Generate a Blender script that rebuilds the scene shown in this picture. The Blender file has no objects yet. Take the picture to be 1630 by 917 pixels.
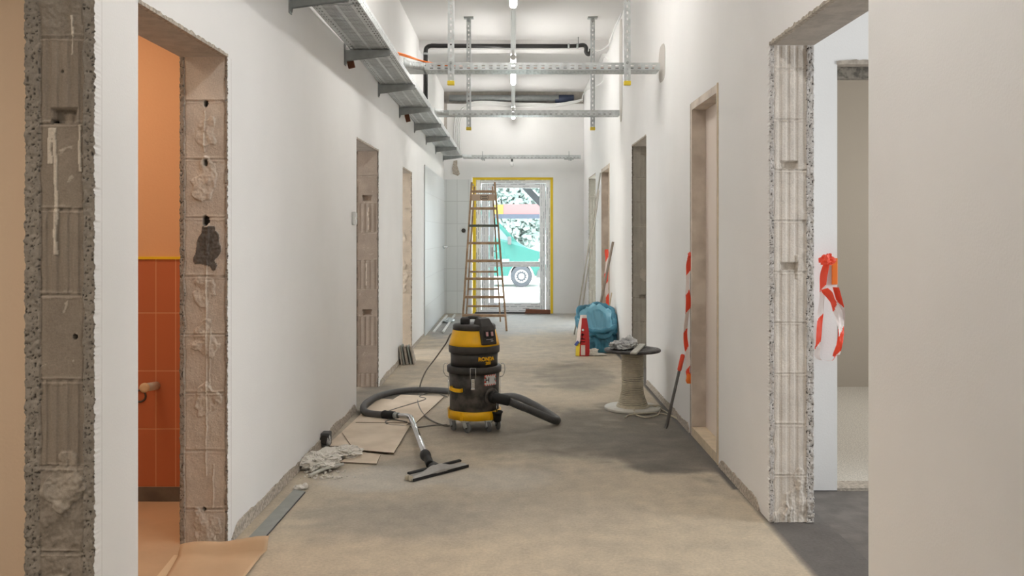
import bpy, bmesh, math, random
import numpy as np
from mathutils import Vector, Matrix, noise
R = math.radians
scene = bpy.context.scene
col = scene.collection
# ---------------------------------------------------------------- camera
F, CX, CY, H = 1430.0, 817.0, 373.0, 1.36       # focal length and vanishing point in px of a 1630 x 917 frame, eye height
cam_d = bpy.data.cameras.new('camera'); cam = bpy.data.objects.new('camera', cam_d); col.objects.link(cam)
cam.location = (0, 0, H); cam.rotation_euler = (R(90), 0, 0)
cam_d.sensor_width = 36; cam_d.lens = F/1630*36
cam_d.shift_x = -2/1630; cam_d.shift_y = -85.5/1630
cam_d.clip_start = .05; cam_d.clip_end = 300
scene.camera = cam
# ---------------------------------------------------------------- view, world
vs = scene.view_settings
vs.view_transform = 'Standard'; vs.look = 'None'; vs.gamma = 1; vs.use_curve_mapping = False
vs.exposure = 0.28
TUBE = 33.0          # strength of the ceiling tubes
world = bpy.data.worlds.new('sky'); scene.world = world; world.use_nodes = True
bg = world.node_tree.nodes['Background']
bg.inputs[0].default_value = (.86, .96, 1, 1); bg.inputs[1].default_value = 6.0

def area(name, loc, rot, sx, sy, power, color):
    l = bpy.data.lights.new(name, 'AREA'); l.shape = 'RECTANGLE'; l.size = sx; l.size_y = sy
    l.energy = power; l.color = color
    o = bpy.data.objects.new(name, l); col.objects.link(o); o.location = loc; o.rotation_euler = [R(a) for a in rot]
    return o
area('bathroom_lamp', (-2.3, 3.72, 2.60), (0, 0, 0), .5, .5, 10, (1, .80, .60))
area('left_room_lamp', (-2.7, 1.0, 2.60), (0, 0, 0), .5, .5, 34, (1, .86, .70))
area('middle_left_fill', (-4.35, 6.6, 1.7), (0, -90, 0), 1.2, 1.2, 60, (.97, .99, 1))  # fill light added to brighten the middle left doorway jamb
area('far_left_fill', (-4.35, 9.9, 1.7), (0, -90, 0), 1.2, 1.2, 85, (1, .97, .92))  # added fill, lifts the far left doorway jamb
area('middle_right_fill', (4.35, 8.9, 1.6), (0, 90, 0), 1.0, 1.2, 34, (1, .99, .96))  # fill added for the middle right doorway jamb
area('far_right_fill', (4.35, 13.8, 1.6), (0, 90, 0), 1.0, 1.2, 20, (1, .99, .96))  # added fill for the farthest right doorway jamb
area('right_room_daylight', (4.35, 3.2, 1.6), (0, 90, 0), 1.6, 2.0, 62, (.95, .98, 1))
area('rear_room_daylight', (4.35, 6.4, 1.6), (0, 90, 0), 1.0, 1.2, 26, (1, .98, .94))
sun = bpy.data.lights.new('sun', 'SUN'); sun.energy = 4; sun.angle = R(4); sun.color = (1, .98, .95)
so = bpy.data.objects.new('sun', sun); col.objects.link(so); so.rotation_euler = (R(28), R(-22), 0)

# ---------------------------------------------------------------- helpers
def s2l(v):
    v /= 255.0
    return v/12.92 if v <= .04045 else ((v+.055)/1.055)**2.4
def C(r, g, b): return (s2l(r), s2l(g), s2l(b), 1)
def at(px, py, d): return Vector(((px-CX)*d/F, d, H-(py-CY)*d/F))
def fl(px, py, z=0.0):
    d = F*(H-z)/(py-CY); return Vector(((px-CX)*d/F, d, z))
def fbm(p, o=4): return noise.fractal(p, 1.0, 2.0, o, noise_basis='PERLIN_ORIGINAL')

def mat(name, color, rough=.6, metal=0, noise_amt=0, noise_scale=20, bump=0, bump_scale=60, color2=None, coat=0, emis=None, emis_s=0, spec=.5, trans=0):
    m = bpy.data.materials.new(name); m.use_nodes = True; nt = m.node_tree; b = nt.nodes['Principled BSDF']
    b.inputs['Base Color'].default_value = color; b.inputs['Roughness'].default_value = rough; b.inputs['Metallic'].default_value = metal
    b.inputs['Specular IOR Level'].default_value = spec
    tc = nt.nodes.new('ShaderNodeTexCoord')
    if noise_amt or color2:
        n = nt.nodes.new('ShaderNodeTexNoise'); n.inputs['Scale'].default_value = noise_scale; n.inputs['Detail'].default_value = 5
        nt.links.new(tc.outputs['Object'], n.inputs['Vector'])
        cr = nt.nodes.new('ShaderNodeValToRGB'); cr.color_ramp.elements[0].position = .38; cr.color_ramp.elements[1].position = .62
        c2 = color2 or tuple(min(1, c*(1+noise_amt)) for c in color[:3])+(1,)
        c1 = color if color2 else tuple(c*(1-noise_amt) for c in color[:3])+(1,)
        cr.color_ramp.elements[0].color = c1; cr.color_ramp.elements[1].color = c2
        nt.links.new(n.outputs['Fac'], cr.inputs[0]); nt.links.new(cr.outputs[0], b.inputs['Base Color'])
    if bump:
        n2 = nt.nodes.new('ShaderNodeTexNoise'); n2.inputs['Scale'].default_value = bump_scale; n2.inputs['Detail'].default_value = 4
        nt.links.new(tc.outputs['Object'], n2.inputs['Vector'])
        bp = nt.nodes.new('ShaderNodeBump'); bp.inputs['Strength'].default_value = bump; bp.inputs['Distance'].default_value = .004
        nt.links.new(n2.outputs['Fac'], bp.inputs['Height']); nt.links.new(bp.outputs[0], b.inputs['Normal'])
    if coat: b.inputs['Coat Weight'].default_value = coat
    if emis: b.inputs['Emission Color'].default_value = emis; b.inputs['Emission Strength'].default_value = emis_s
    return m

def attr_mat(name, rough=.85, bump=.5, bump_scale=90, speck=.12, speck_scale=160):
    m = bpy.data.materials.new(name); m.use_nodes = True; nt = m.node_tree; b = nt.nodes['Principled BSDF']
    b.inputs['Roughness'].default_value = rough; b.inputs['Specular IOR Level'].default_value = .3
    a = nt.nodes.new('ShaderNodeAttribute'); a.attribute_name = 'tint'
    tc = nt.nodes.new('ShaderNodeTexCoord')
    n = nt.nodes.new('ShaderNodeTexNoise'); n.inputs['Scale'].default_value = speck_scale; n.inputs['Detail'].default_value = 6; n.inputs['Roughness'].default_value = .7
    nt.links.new(tc.outputs['Object'], n.inputs['Vector'])
    mr = nt.nodes.new('ShaderNodeMapRange'); mr.inputs[1].default_value = .3; mr.inputs[2].default_value = .7
    mr.inputs[3].default_value = 1-speck; mr.inputs[4].default_value = 1+speck*.7
    nt.links.new(n.outputs['Fac'], mr.inputs[0])
    mx = nt.nodes.new('ShaderNodeVectorMath'); mx.operation = 'SCALE'
    nt.links.new(a.outputs['Color'], mx.inputs[0]); nt.links.new(mr.outputs[0], mx.inputs['Scale'])
    nt.links.new(mx.outputs[0], b.inputs['Base Color'])
    bp = nt.nodes.new('ShaderNodeBump'); bp.inputs['Strength'].default_value = bump; bp.inputs['Distance'].default_value = .003
    n2 = nt.nodes.new('ShaderNodeTexNoise'); n2.inputs['Scale'].default_value = bump_scale; n2.inputs['Detail'].default_value = 5
    nt.links.new(tc.outputs['Object'], n2.inputs['Vector'])
    nt.links.new(n2.outputs['Fac'], bp.inputs['Height']); nt.links.new(bp.outputs[0], b.inputs['Normal'])
    return m

def grid_mat(name, color, grout, w, h, gap, axes, rough=.25, off=(0, 0), vary=.04):
    # rectangular tiles with straight joints; axes = (object axis across, object axis up)
    m = bpy.data.materials.new(name); m.use_nodes = True; nt = m.node_tree; b = nt.nodes['Principled BSDF']
    b.inputs['Roughness'].default_value = rough
    tc = nt.nodes.new('ShaderNodeTexCoord'); sp = nt.nodes.new('ShaderNodeSeparateXYZ'); nt.links.new(tc.outputs['Object'], sp.inputs[0])
    cb = nt.nodes.new('ShaderNodeCombineXYZ')
    for i, ax in enumerate(axes):
        ad = nt.nodes.new('ShaderNodeMath'); ad.operation = 'ADD'; ad.inputs[1].default_value = off[i]+50*(w if i == 0 else h)
        nt.links.new(sp.outputs[ax], ad.inputs[0]); nt.links.new(ad.outputs[0], cb.inputs[i])
    br = nt.nodes.new('ShaderNodeTexBrick'); br.offset = 0; br.squash = 1
    br.inputs['Scale'].default_value = 1; br.inputs['Brick Width'].default_value = w; br.inputs['Row Height'].default_value = h
    br.inputs['Mortar Size'].default_value = gap; br.inputs['Mortar Smooth'].default_value = .1
    br.inputs['Color1'].default_value = color; br.inputs['Color2'].default_value = tuple(c*(1-vary) for c in color[:3])+(1,)
    br.inputs['Mortar'].default_value = grout
    nt.links.new(cb.outputs[0], br.inputs['Vector']); nt.links.new(br.outputs['Color'], b.inputs['Base Color'])
    bp = nt.nodes.new('ShaderNodeBump'); bp.invert = True; bp.inputs['Strength'].default_value = .5; bp.inputs['Distance'].default_value = .002
    nt.links.new(br.outputs['Fac'], bp.inputs['Height']); nt.links.new(bp.outputs[0], b.inputs['Normal'])
    return m

class MB:
    def __init__(s): s.v = []; s.f = []; s.m = []; s.sm = []
    def add(s, vs_, fs, mi=0, smooth=False):
        o = len(s.v); s.v += [tuple(v) for v in vs_]
        for f in fs: s.f.append(tuple(i+o for i in f)); s.m.append(mi); s.sm.append(smooth)
    def box(s, x0, y0, z0, x1, y1, z1, mi=0):
        vs_ = [(x0,y0,z0),(x1,y0,z0),(x1,y1,z0),(x0,y1,z0),(x0,y0,z1),(x1,y0,z1),(x1,y1,z1),(x0,y1,z1)]
        fs = [(0,3,2,1),(4,5,6,7),(0,1,5,4),(1,2,6,5),(2,3,7,6),(3,0,4,7)]
        s.add(vs_, fs, mi); return s
    def prism(s, foot, z0, z1, mi=0, side=None, bot=None):
        n = len(foot)
        o = len(s.v); s.v += [(p[0],p[1],z0) for p in foot]+[(p[0],p[1],z1) for p in foot]
        s.f.append(tuple(o+i for i in reversed(range(n)))); s.m.append(mi if bot is None else bot); s.sm.append(False)
        s.f.append(tuple(o+n+i for i in range(n))); s.m.append(mi); s.sm.append(False)
        for i in range(n):
            j = (i+1) % n
            s.f.append((o+i, o+j, o+n+j, o+n+i)); s.m.append(side[i] if side else mi); s.sm.append(False)
        return s
    def rbox(s, c, size, bev=.004, rot=None, mi=0, seg=2):
        bm = bmesh.new(); bmesh.ops.create_cube(bm, size=1)
        for v in bm.verts: v.co = Vector((v.co.x*size[0], v.co.y*size[1], v.co.z*size[2]))
        bmesh.ops.bevel(bm, geom=list(bm.edges), offset=bev, segments=seg, affect='EDGES', profile=.5)
        M = Matrix.Translation(Vector(c)) @ (rot if rot is not None else Matrix())
        bm.verts.index_update()
        s.add([M @ v.co for v in bm.verts], [[v.index for v in f.verts] for f in bm.faces], mi); bm.free(); return s
    def bar(s, p, q, w, t, up=(0,0,1), mi=0, bev=0):
        p, q = Vector(p), Vector(q); d = (q-p); L = d.length; d.normalize()
        u = Vector(up); a = d.cross(u)
        if a.length < 1e-4: a = d.cross(Vector((1,0,0)))
        a.normalize(); b = a.cross(d)
        if bev:
            M = Matrix((a, d, b)).transposed().to_4x4()
            return s.rbox((p+q)/2, (w, L, t), bev, M, mi)
        vs_ = [p+a*i*w/2+b*j*t/2 for i, j in ((-1,-1),(1,-1),(1,1),(-1,1))]+[q+a*i*w/2+b*j*t/2 for i, j in ((-1,-1),(1,-1),(1,1),(-1,1))]
        s.add(vs_, [(0,1,2,3),(7,6,5,4),(0,4,5,1),(1,5,6,2),(2,6,7,3),(3,7,4,0)], mi); return s
    def tube(s, path, r, n=12, mi=0, cap=True, rf=None):
        P = [Vector(p) for p in path]; T = []
        for i in range(len(P)):
            a = P[max(0,i-1)]; b = P[min(len(P)-1,i+1)]; t = (b-a); T.append(t.normalized() if t.length > 1e-9 else Vector((0,0,1)))
        up = Vector((0,0,1)) if abs(T[0].z) < .9 else Vector((1,0,0))
        nrm = (up - T[0]*up.dot(T[0])).normalized(); vs_ = []
        for i, p in enumerate(P):
            nrm = (nrm - T[i]*nrm.dot(T[i])).normalized(); bn = T[i].cross(nrm)
            rr = rf(i) if rf else r
            for k in range(n):
                a = 2*math.pi*k/n; vs_.append(p+nrm*math.cos(a)*rr+bn*math.sin(a)*rr)
        fs = [(i*n+k, i*n+(k+1)%n, (i+1)*n+(k+1)%n, (i+1)*n+k) for i in range(len(P)-1) for k in range(n)]
        s.add(vs_, fs, mi, True)
        if cap:
            o = len(s.v)-len(vs_); s.f.append(tuple(o+k for k in reversed(range(n)))); s.f.append(tuple(o+(len(P)-1)*n+k for k in range(n)))
            s.m += [mi, mi]; s.sm += [False, False]
        return s
    def cyl(s, p, q, r, n=20, mi=0): return s.tube([p, q], r, n, mi)
    def lathe(s, c, prof, n=40, mi=0, axis=(0,0,1), smooth=True):
        ax = Vector(axis).normalized(); a = ax.orthogonal().normalized()
        if abs(ax.z) > .99: a = Vector((1,0,0))
        b = ax.cross(a); c = Vector(c); vs_ = []
        for r, z in prof:
            for k in range(n):
                t = 2*math.pi*k/n; vs_.append(c+ax*z+a*math.cos(t)*r+b*math.sin(t)*r)
        fs = [(i*n+k, i*n+(k+1)%n, (i+1)*n+(k+1)%n, (i+1)*n+k) for i in range(len(prof)-1) for k in range(n)]
        s.add(vs_, fs, mi, smooth)
        o = len(s.v)-len(vs_)
        if prof[0][0] > 1e-5: s.f.append(tuple(o+k for k in reversed(range(n)))); s.m.append(mi); s.sm.append(False)
        if prof[-1][0] > 1e-5: s.f.append(tuple(o+(len(prof)-1)*n+k for k in range(n))); s.m.append(mi); s.sm.append(False)
        return s
    def perf(s, o, u, v, us, vlen, pitch, mi=0, hv=.4):
        # a pressed metal strip with holes; us = [(width, kind)] kind '-' solid, 'o' round-ish hole row, '=' two narrow slots a pitch
        o, u, v = Vector(o), Vector(u), Vector(v)
        vb = [0, .19, hv, .5, .69, 1.0]; n = int(vlen/pitch)
        ub = [0]
        for w, k in us: ub.append(ub[-1]+w)
        nu = len(ub); base = len(s.v); rows = []
        for i in range(n):
            for b in vb[:-1]: rows.append((i+b)*pitch)
        rows.append(n*pitch)
        for r in rows:
            for a in ub: s.v.append(tuple(o+u*a+v*r))
        for ri in range(len(rows)-1):
            k5 = ri % 5
            for ci, (w, k) in enumerate(us):
                if k == 'o' and k5 in (0, 1): continue
                if k == '=' and k5 in (0, 3): continue
                a = base+ri*nu+ci
                s.f.append((a, a+1, a+nu+1, a+nu)); s.m.append(mi); s.sm.append(False)
        return s
    def build(s, name, mats, parent=None, recalc=False):
        me = bpy.data.meshes.new(name); me.from_pydata(s.v, [], s.f)
        if not isinstance(mats, (list, tuple)): mats = [mats]
        for m in mats: me.materials.append(m)
        me.polygons.foreach_set('material_index', s.m); me.polygons.foreach_set('use_smooth', s.sm); me.update()
        if recalc:
            bm = bmesh.new(); bm.from_mesh(me); bmesh.ops.recalc_face_normals(bm, faces=bm.faces); bm.to_mesh(me); bm.free()
        o = bpy.data.objects.new(name, me); col.objects.link(o)
        if parent: o.parent = parent; o.matrix_parent_inverse = Matrix.Translation(-parent.location)
        return o
def solid(o, t=.0015):
    m = o.modifiers.new('thick', 'SOLIDIFY'); m.thickness = t; m.offset = 0; return o
def thing(name, loc, label, cat, group=None):
    o = bpy.data.objects.new(name, None); col.objects.link(o); o.location = loc; o.empty_display_size = .05
    o['label'] = label; o['category'] = cat
    if group: o['group'] = group
    return o
def tag(o, label, cat, group=None):
    o['label'] = label; o['category'] = cat
    if group: o['group'] = group
    return o
def struct(o): o['kind'] = 'structure'; return o
def copy_thing(root, loc, label=None):
    r = root.copy(); col.objects.link(r)
    for ch in root.children:
        c = ch.copy(); col.objects.link(c); c.parent = r; c.matrix_parent_inverse = ch.matrix_parent_inverse.copy()
        for g in ch.children:
            d = g.copy(); col.objects.link(d); d.parent = c; d.matrix_parent_inverse = g.matrix_parent_inverse.copy()
    r.location = loc
    if label: r['label'] = label
    return r
def spline(pts, n=10):
    P = [Vector(p) for p in pts]; P = [P[0]*2-P[1]]+P+[P[-1]*2-P[-2]]; out = []
    for i in range(1, len(P)-2):
        a, b, c, d = P[i-1:i+3]
        for k in range(n):
            t = k/n; out.append(.5*((2*b)+(c-a)*t+(2*a-5*b+4*c-d)*t*t+(3*b-a-3*c+d)*t**3))
    out.append(P[-2]); return out
def resample(path, step):
    out = [path[0]]; acc = 0
    for a, b in zip(path, path[1:]):
        L = (b-a).length; t = step-acc
        while t < L: out.append(a+(b-a)*(t/L)); t += step
        acc = (acc+L) % step
    return out
def color_attr(o, cols):
    a = o.data.color_attributes.new('tint', 'FLOAT_COLOR', 'POINT')
    a.data.foreach_set('color', np.asarray(cols, dtype=np.float32).ravel())
def text_mesh(body, size, depth=.0006, bold=0, shear=0):
    cu = bpy.data.curves.new('txt', 'FONT'); cu.body = body; cu.size = size; cu.align_x = 'CENTER'; cu.align_y = 'CENTER'; cu.extrude = depth
    cu.offset = bold; cu.shear = shear
    ob = bpy.data.objects.new('txt', cu); col.objects.link(ob)
    bpy.context.view_layer.update()
    me = bpy.data.meshes.new_from_object(ob.evaluated_get(bpy.context.evaluated_depsgraph_get()))
    vs_ = [v.co.copy() for v in me.vertices]; fs = [tuple(p.vertices) for p in me.polygons]
    bpy.data.objects.remove(ob); bpy.data.meshes.remove(me); return vs_, fs
def crumple(mb, c, size, seed, amp=.35, freq=3, sub=4, mi=0, sharp=True):
    bm = bmesh.new(); bmesh.ops.create_icosphere(bm, subdivisions=sub, radius=1)
    vs_ = []
    for v in bm.verts:
        p = v.co; q = p*freq+Vector((seed*7.3, seed*3.1, seed))
        n1 = noise.ridged_multi_fractal(q, 1, 2, 3, 1, 2)*.35-.4 if sharp else fbm(q)
        n2 = fbm(q*.6+Vector((9,9,9)))+.30*(noise.ridged_multi_fractal(q*2.2, 1, 2, 3, 1, 2)-1.1)
        w = p*(1+amp*(n1*.8+n2))
        z = w.z*size[2]/2
        if z < -size[2]*.32: z = -size[2]*.32+(z+size[2]*.32)*.08
        vs_.append(Vector((c[0]+w.x*size[0]/2, c[1]+w.y*size[1]/2, c[2]+z+size[2]*.36)))
    bm.verts.index_update()
    mb.add(vs_, [[v.index for v in f.verts] for f in bm.faces], mi, False); bm.free()

# ---------------------------------------------------------------- materials
M = {}
M['paint'] = mat('white_paint', (.86,.85,.835,1), .8, noise_amt=.02, noise_scale=1.2, bump=.15, bump_scale=120)
M['ceil'] = mat('ceiling_paint', (.78,.765,.75,1), .85, bump=.1, bump_scale=60)
M['beige'] = mat('beige_paint', C(214,190,164), .85, bump=.25, bump_scale=90)
M['bathpaint'] = mat('ochre_paint', C(226,180,140), .85, bump=.15, bump_scale=90)
M['masonry'] = mat('masonry', C(172,162,150), .9, noise_amt=.15, noise_scale=30, bump=.8, bump_scale=50)
M['concrete'] = mat('concrete', C(182,175,166), .9, noise_amt=.1, noise_scale=14, bump=.5, bump_scale=70)
M['plaster_rough'] = mat('rough_plaster', C(178,168,155), .95, noise_amt=.25, noise_scale=60, bump=1, bump_scale=90)
M['relief'] = attr_mat('block_masonry', .9, .7, 110, .16, 180)
M['floor'] = attr_mat('dusty_concrete', .75, .4, 80, .16, 70)
M['graywall'] = mat('grey_room_paint', C(176,168,156), .9, bump=.2, bump_scale=80)
M['terrazzo'] = mat('terrazzo', C(205,200,190), .5, noise_amt=.22, noise_scale=120)
M['screed'] = mat('dark_screed', C(112,107,102), .85, noise_amt=.15, noise_scale=9, bump=.4)
M['galv'] = mat('galvanised_steel', C(196,200,200), .42, metal=.75, noise_amt=.10, noise_scale=18)
M['galvd'] = mat('grey_galvanised_bracket', C(160,164,163), .5, metal=.25, noise_amt=.08, noise_scale=14)
M['chrome'] = mat('chrome', C(215,218,220), .14, metal=1)
M['yellow'] = mat('yellow_plastic', C(250,190,6), .38, noise_amt=.05, noise_scale=14)
M['capyellow'] = mat('yellow_cap', C(232,205,60), .4)
M['black'] = mat('black_plastic', C(38,37,36), .45, color2=C(62,58,54), noise_scale=9)
M['drum'] = mat('dusty_black_drum', C(40,38,36), .5, color2=C(92,86,79), noise_scale=13)
M['rubber'] = mat('black_rubber', C(24,24,24), .6)
M['hose'] = mat('grey_hose', C(84,84,84), .42, noise_amt=.08, noise_scale=12)
M['wheel'] = mat('grey_wheel', C(112,113,113), .5)
M['blackpipe'] = mat('black_drain_pipe', C(34,32,31), .35)
M['white'] = mat('white_plastic', C(232,232,230), .4)
M['cable'] = mat('grey_cable', C(198,188,166), .55, noise_amt=.08, noise_scale=25)
M['cord'] = mat('dark_cord', C(112,108,100), .5)
M['board'] = mat('hardboard', C(226,210,190), .85, color2=C(212,195,174), noise_scale=5, bump=.2)
M['boardedge'] = mat('board_edge', C(122,105,86), .9)
M['kraft'] = mat('kraft_paper', C(208,178,144), .8, noise_amt=.05, noise_scale=4, bump=.3, bump_scale=14)
M['kraftd'] = mat('kraft_flap', C(172,138,102), .8, noise_amt=.05, noise_scale=6)
M['tape'] = mat('masking_tape', C(228,205,170), .6)
M['greytile'] = mat('grey_tile', C(150,152,146), .5, noise_amt=.06, noise_scale=20)
M['plastic_bag'] = mat('white_rag', C(222,216,206), .6)
M['wood'] = mat('ladder_wood', C(176,146,116), .6, color2=C(150,120,92), noise_scale=16)
M['wooddark'] = mat('green_stained_wood', C(84,90,78), .6)
M['timber'] = mat('pale_timber', C(222,210,196), .7, color2=C(196,182,168), noise_scale=6)
M['timberedge'] = mat('timber_edge', C(214,196,168), .7, noise_amt=.06, noise_scale=20)
M['pinkboard'] = mat('pink_board', C(232,218,206), .85)
M['yfoam'] = mat('yellow_sealing_tape', C(240,205,40), .6)
M['frame'] = mat('white_pvc', C(236,238,240), .35)
M['darkgrey'] = mat('dark_grey', C(78,78,78), .6)
M['rust'] = mat('rusty_brown', C(116,72,52), .8)
M['orange'] = mat('orange_strap', C(246,128,40), .5)
M['red'] = mat('red_tape', C(240,72,38), .45)
M['tapew'] = mat('white_tape', C(240,226,220), .45)
M['bluebag'] = mat('blue_bag', C(58,122,146), .38, noise_amt=.12, noise_scale=9)
M['bluein'] = mat('blue_bag_inside', C(128,186,206), .4)
M['redbag'] = mat('red_bag', C(196,44,44), .5)
M['blueink'] = mat('blue_print', C(60,80,150), .5)
M['grip'] = mat('orange_grip', C(224,70,38), .45)
M['steeldark'] = mat('dark_steel', C(96,92,88), .5, metal=.4)
M['cone'] = mat('white_reel_disc', C(205,202,192), .5, noise_amt=.04)
M['reelblack'] = mat('black_reel_disc', C(48,46,46), .55, color2=C(84,80,78), noise_scale=18)
M['paper'] = mat('crumpled_paper', C(212,212,210), .8, color2=C(170,170,170), noise_scale=12)
M['tilewhite_b'] = grid_mat('white_wall_tile', C(222,224,222), C(196,197,195), .19, .385, .004, (0, 2), .3, (.01, .385-.0))
M['tilewhite_l'] = grid_mat('white_wall_tile_side', C(224,228,230), C(205,207,208), .80, .385, .003, (1, 2), .3)
M['terra'] = grid_mat('terracotta_tile', C(196,116,80), C(220,170,132), .101, .295, .0022, (0, 2), .4, (.0, -.075))
M['switch_pink'] = mat('pink_rocker', C(196,150,150), .4)

# white frame covered by printed protective film: rows of short dark dashes
def film(name, ax_a, ax_b):
    m = bpy.data.materials.new(name); m.use_nodes = True; nt = m.node_tree; b = nt.nodes['Principled BSDF']
    b.inputs['Roughness'].default_value = .35
    tc = nt.nodes.new('ShaderNodeTexCoord'); sp = nt.nodes.new('ShaderNodeSeparateXYZ'); nt.links.new(tc.outputs['Object'], sp.inputs[0])
    cb = nt.nodes.new('ShaderNodeCombineXYZ')
    for i, ax in enumerate((ax_a, ax_b)):
        ad = nt.nodes.new('ShaderNodeMath'); ad.operation = 'ADD'; ad.inputs[1].default_value = 10
        nt.links.new(sp.outputs[ax], ad.inputs[0]); nt.links.new(ad.outputs[0], cb.inputs[i])
    br = nt.nodes.new('ShaderNodeTexBrick'); br.offset = .5
    br.inputs['Scale'].default_value = 1; br.inputs['Brick Width'].default_value = .14; br.inputs['Row Height'].default_value = .034
    br.inputs['Mortar Size'].default_value = .0125; br.inputs['Mortar Smooth'].default_value = 0
    br.inputs['Color1'].default_value = C(120,124,138); br.inputs['Color2'].default_value = C(245,246,248)
    br.inputs['Mortar'].default_value = C(245,246,248); br.inputs['Bias'].default_value = .15
    nt.links.new(cb.outputs[0], br.inputs['Vector']); nt.links.new(br.outputs['Color'], b.inputs['Base Color']); return m
M['film_h'] = film('printed_film_across', 0, 2); M['film_v'] = film('printed_film_upright', 2, 0)

def glass(name, tint=(1,1,1,1)):
    m = bpy.data.materials.new(name); m.use_nodes = True; nt = m.node_tree
    for n in list(nt.nodes): nt.nodes.remove(n)
    out = nt.nodes.new('ShaderNodeOutputMaterial'); tr = nt.nodes.new('ShaderNodeBsdfTransparent'); gl = nt.nodes.new('ShaderNodeBsdfGlossy')
    tr.inputs[0].default_value = tint; gl.inputs['Roughness'].default_value = .03
    fr = nt.nodes.new('ShaderNodeFresnel'); fr.inputs[0].default_value = 1.45; mx = nt.nodes.new('ShaderNodeMixShader')
    nt.links.new(fr.outputs[0], mx.inputs[0]); nt.links.new(tr.outputs[0], mx.inputs[1]); nt.links.new(gl.outputs[0], mx.inputs[2]); nt.links.new(mx.outputs[0], out.inputs[0])
    return m
M['glass'] = glass('clear_glass', (.96,.98,.98,1))
# ---------------------------------------------------------------- room shell
ZC = 3.82; XR = 1.21; T = .21; YE = 15.4; Y0 = -3.0
KY = [Y0, 2.0, 3.93, 8.0, 15.4]; KX = [-1.27, -1.265, -1.25, -1.20, -1.187]
def XL(y): return float(np.interp(y, KY, KX))
LOP = [(1.5, 2.70, 2.30), (3.01, 3.93, 2.137), (6.95, 8.0, 2.10), (9.72, 10.6, 2.08)]
ROP = [(3.06, 4.24, 2.253), (5.30, 6.10, 2.25), (8.17, 9.16, 2.257), (11.3, 12.3, 2.25), (13.2, 14.4, 2.25)]
RD = .05    # depth kept free for the block relief of a jamb
def side_wall(name, ops, xin, sign):
    mb = MB(); y = Y0
    def seg(a, b, z0, z1, bot=None):
        xa, xb = xin(a), xin(b)
        foot = [(xa,a),(xb,b),(xb+sign*T,b),(xa+sign*T,a)]
        sd = [0, 1, 0, 1]
        if sign > 0: mb.prism(list(reversed(foot)), z0, z1, 0, [1,0,1,0][::1] if False else [0,1,0,1], bot)
        else: mb.prism(foot, z0, z1, 0, sd, bot)
    for (a, b, h) in ops:
        seg(y, a, 0, ZC); seg(a, b, h, ZC, 2)
        # far jamb: keep RD free, lintel zone above closed by the segment itself
        seg(b, b+RD, h, ZC); y = b+RD
    seg(y, YE, 0, ZC)
    return struct(mb.build(name, [M['paint'], M['masonry'], M['concrete']], recalc=True))
wl = side_wall('wall_left', LOP, XL, -1)
wr = side_wall('wall_right', ROP, lambda y: XR, 1)

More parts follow.
